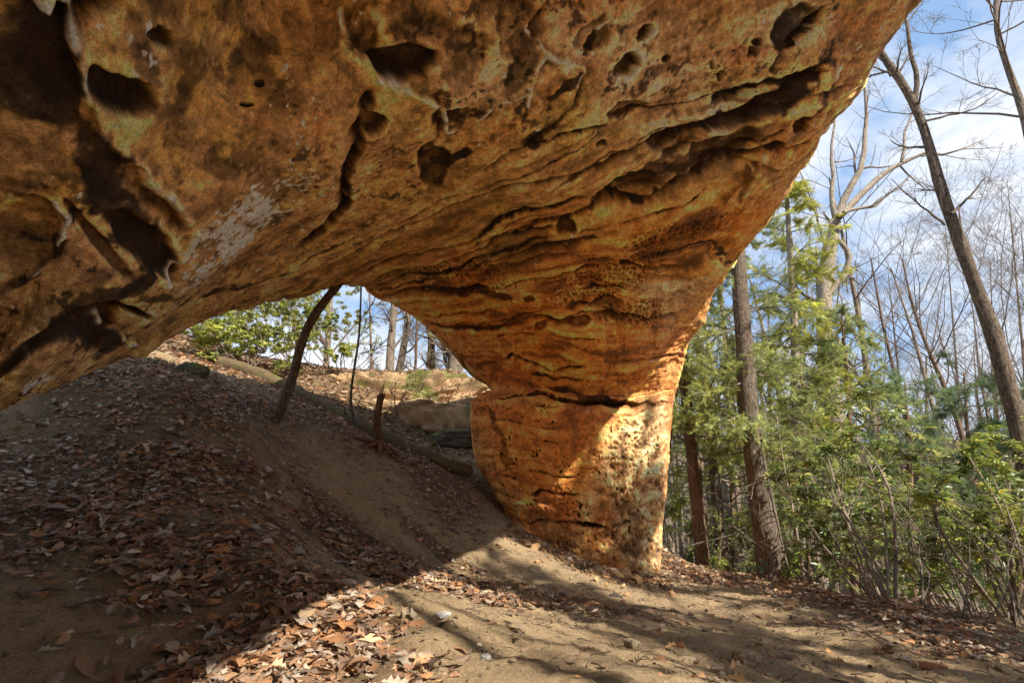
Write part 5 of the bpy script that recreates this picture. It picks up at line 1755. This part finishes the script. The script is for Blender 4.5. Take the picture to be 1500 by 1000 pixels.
lp[:, 2] = np.convolve(np.pad(lp[:, 2], 4, 'edge'), np.ones(9) / 9, 'valid') + 0.02
bf = Buf()
trunk_mesh(bf, lp, np.linspace(0.125, 0.10, 26), 14, 0, 0.16)
part(bf, 'log_stem', LOGM.m, root)
bf = Buf()
A, Ar = shoots(lp[None], np.full((1, 26), 0.12), 7, 0.1, 0.95, 60, 0.06, 0.2, 5, 0.1, 0.05)
tubes(bf, A, Ar, 5, (0.6, 0.5, 0.4))
part(bf, 'crown', BARK_BROWN, root)


for (px_, py_, tl, Y, lab) in ((560, 600, [(540, 545), (560, 520), (585, 540), (600, 560)], 11.0, 'fine leafless brush on the bank behind the broken stump'), (640, 600, [(620, 545), (650, 530), (665, 560), (632, 560)], 11.3, 'thin bare brush growing on the sunlit bank near the pillar'),
                               (500, 560, [(480, 500), (505, 490), (520, 530)], 11.2, 'leafless bush between the curving tree and the thin sapling')):
    g_ = gpt(px_, py_)
    shrub('bare_shrub', lab, g_, tops(tl, Y, 0.3), 0.1, 0, spread=0.6, stem_r=0.008, stem_c=(0.9, 0.75, 0.6), cat='bare shrub', k=6)
# rocks -------------------------------------------------------------
def boulder(name, label, centre, half, rot, mat, colf, cat='boulder', seed=0, n=60, amp=0.22, flat=0.0, group=None):
    u = np.linspace(0, pi, n)
    v = np.linspace(0, 2 * pi, 2 * n, endpoint=False)
    uu, vv = np.meshgrid(u, v, indexing='ij')
    S = np.column_stack([(np.sin(uu) * np.cos(vv)).ravel(), (np.sin(uu) * np.sin(vv)).ravel(), np.cos(uu).ravel()])
    e = 0.62
    B = np.sign(S) * np.abs(S) ** e
    r = 1 + amp * fbm(S * 1.3 + seed, 4) + 0.10 * amp / 0.22 * np.abs(fbm(S * 4 + seed, 3))
    B = B * r[:, None] * np.asarray(half)
    B = B + S * (0.10 * min(half) * fbm(B * 2.2 / max(half) * 3 + seed, 4) + 0.06 * min(half) * np.abs(fbm(B * 9.0 / max(half) + seed, 3)))[:, None]
    c, s = cos(rot), sin(rot)
    B = B @ np.array([[c, s, 0], [-s, c, 0], [0, 0, 1]])
    nu, nv = n, 2 * n
    i = (np.arange(nu - 1)[:, None] * nv + np.arange(nv)[None]).ravel()
    j = (np.arange(nu - 1)[:, None] * nv + (np.arange(nv)[None] + 1) % nv).ravel()
    me = mesh_from(name, B, [np.column_stack([i, i + nv, j + nv, j])], mat, True, colf(B + np.asarray(centre), S))
    o = link(name, me, None, tuple(centre))
    return tag(o, label, cat, group)


def moss_col(base, mossw=0.5):
    def f(P, S):
        n1 = fbm(P * 1.6, 4)
        n2 = fbm(P * 5.0 + 3, 3)
        c = np.asarray(base)[None] * (1 + 0.35 * n2[:, None])
        w = sstep(0.15, 0.5, n1 + 0.5 * S[:, 2] * 0.6 + mossw - 0.5)
        c = c + (np.array([0.10, 0.125, 0.02]) - c) * (w * 0.85)[:, None]
        return c
    return f


boulder('mossy_boulder', 'broad sunlit bank of tan rock streaked with moss, facing the opening', (-2.5, 11.7, 2.1), (2.5, 0.95, 0.95), -0.05, ROCK, moss_col((0.36, 0.23, 0.12), 0.52), 'rock outcrop', 3.0, 140, 0.40)
boulder('mossy_boulder', 'dark green mossy rock lying in the shaded hollow left of the pillar', (-1.05, 10.35, 1.62), (0.5, 0.3, 0.2), 0.1, ROCK, moss_col((0.10, 0.085, 0.06), 0.5), 'boulder', 9.0)
boulder('mossy_boulder', 'small moss topped rock on the leafy slope under the left lip', at(285, 532, 6.6) + np.array([0, 0, -0.1]), (0.16, 0.14, 0.09), 0.3, ROCK, moss_col((0.10, 0.10, 0.07), 0.85), 'boulder', 5.0)
bank = bpy.data.objects['mossy_boulder']
_co = np.empty(len(bank.data.vertices) * 3, np.float32)
bank.data.vertices.foreach_get('co', _co)
_no = np.empty_like(_co)
bank.data.vertices.foreach_get('normal', _no)
_co, _no = _co.reshape(-1, 3) + np.array(bank.location), _no.reshape(-1, 3)
_pr = np.clip(_no[:, 2] - 0.25, 0, 1) + 0.05 * (_no[:, 1] < 0)
_k = rng.choice(len(_co), 7500, p=_pr / _pr.sum())
lf = Buf()
Mx = frames(np.column_stack([rng.normal(size=(7500, 2)), rng.normal(0, 0.4, 7500)]), rng.normal(0, 0.5, 7500)) * rng.uniform(0.05, 0.11, 7500)[:, None, None]
scatter(lf, simple[0], simple[1], Mx, _co[_k] + _no[_k] * 0.02 + rng.normal(0, 0.03, (7500, 3)) * np.array([1, 1, 0.1]), LEAF_COLS[rng.integers(0, len(LEAF_COLS), 7500)] * rng.uniform(0.6, 1.3, (7500, 1)))
tag(lf.build('fallen_leaves', LITTER, smooth=False), kind='stuff')
for k, (px_, py_, hs, lab, cb_) in enumerate([(1093, 968, (0.065, 0.05, 0.03), 'fist sized tan stone lying on the trail at lower right', (0.42, 0.32, 0.2)), (648, 903, (0.05, 0.03, 0.012), 'flat pale stone chip on the sand beside the leaves', (0.6, 0.58, 0.55)),
                                          (925, 945, (0.04, 0.03, 0.02), 'small tan pebble left of the fist sized stone', (0.4, 0.32, 0.2)), (712, 966, (0.022, 0.018, 0.013), 'small grey pebble in the middle foreground', (0.3, 0.28, 0.25)),
                                          (1165, 882, (0.05, 0.04, 0.025), 'low stone at the sunny leaf edge of the trail', (0.4, 0.33, 0.22))]):
    g_ = gpt(px_, py_)
    boulder('stone', lab, g_ + np.array([0, 0, hs[2] * 0.45]), hs, k * 1.1, ROCK, lambda P, S, c_=cb_: np.asarray(c_)[None] * (1 + 0.3 * fbm(P * 30, 3)[:, None]), 'stone', k * 5.0, 24, 0.25)
# sticks lying about
for (a, b, r_, lab) in (((622, 778), (640, 812), 0.008, 'thin pale stick poking up near the sunlit leaf patch'), ((400, 760), (425, 768), 0.007, 'short pale stick lying on bare soil in mid slope'), ((95, 890), (190, 878), 0.012, 'tan broken stick on the shaded ground at lower left'),
                        ((255, 888), (295, 892), 0.010, 'yellowish stick end among leaves left of the sunlit patch'), ((1165, 915), (1290, 935), 0.007, 'long thin twig across the trail at right'), ((640, 650), (660, 690), 0.01, 'grey stick leaning on the slope near the log foot')):
    p_, q_ = gpt(*a), gpt(*b)
    m_ = (p_ + q_) / 2 + np.array([0, 0, 0.03])
    bf = Buf()
    tubes(bf, spline([p_ + [0, 0, 0.012], m_, q_ + [0, 0, 0.02]], 8)[None], np.linspace(r_, r_ * 0.6, 8)[None], 6, (1.5, 1.3, 1.0))
    o = bf.build('stick', TWIG, None, origin=m_)
    o.location = m_
    tag(o, lab, 'stick')

# ------------------------------------------------------------------ trees standing to the right, out of the picture: they throw the long shadows on the trail
off = [((6.0, -1.9), 0.24, 'dark trunk standing out of view right of the camera'), ((7.6, 0.3), 0.22, 'second trunk out of view beside the trail'), ((8.6, -3.2), 0.26, 'third trunk out of view down the slope'), ((7.2, -5.0), 0.22, 'trunk out of view behind the camera on the right'), ((9.8, -1.2), 0.2, 'slim trunk out of view far right')]
for (xy_, r_, lab) in off:
    b_ = on_ground(*xy_)
    pth = spline([b_ - [0, 0, 0.4], b_ + [0.1, 0, 3], b_ + [0.2, 0.2, 7], b_ + [0.1, 0.3, 12]], 20)
    bare_tree('bare_tree', lab, pth, r_, 0.06, BARK_DARK, None, 12, 0.3, 50, 0.28, 6, 5, 3)
for (xy_, lab, h_, z0_, bl_) in (((6.9, 0.67), 'slim dense hemlock out of view right of the camera, the nearer of two', 11.5, 0.42, 0.75), ((6.15, -0.9), 'slim dense hemlock out of view right of the camera, the farther of two', 9.5, 0.30, 1.0), ((6.8, 2.2), 'short hemlock out of view beyond the right edge of the trail', 9.2, 0.3, 0.8)):
    b_ = on_ground(*xy_)
    hemlock('hemlock_tree', lab, spline([b_ - [0, 0, 0.3], b_ + [0, 0, h_ / 2], b_ + [0.05, 0, h_]], 14), 0.14, 0.03, BARK_BROWN, None, z0_, 90, bl_, 6, 9, 0.2, taper=0.15)
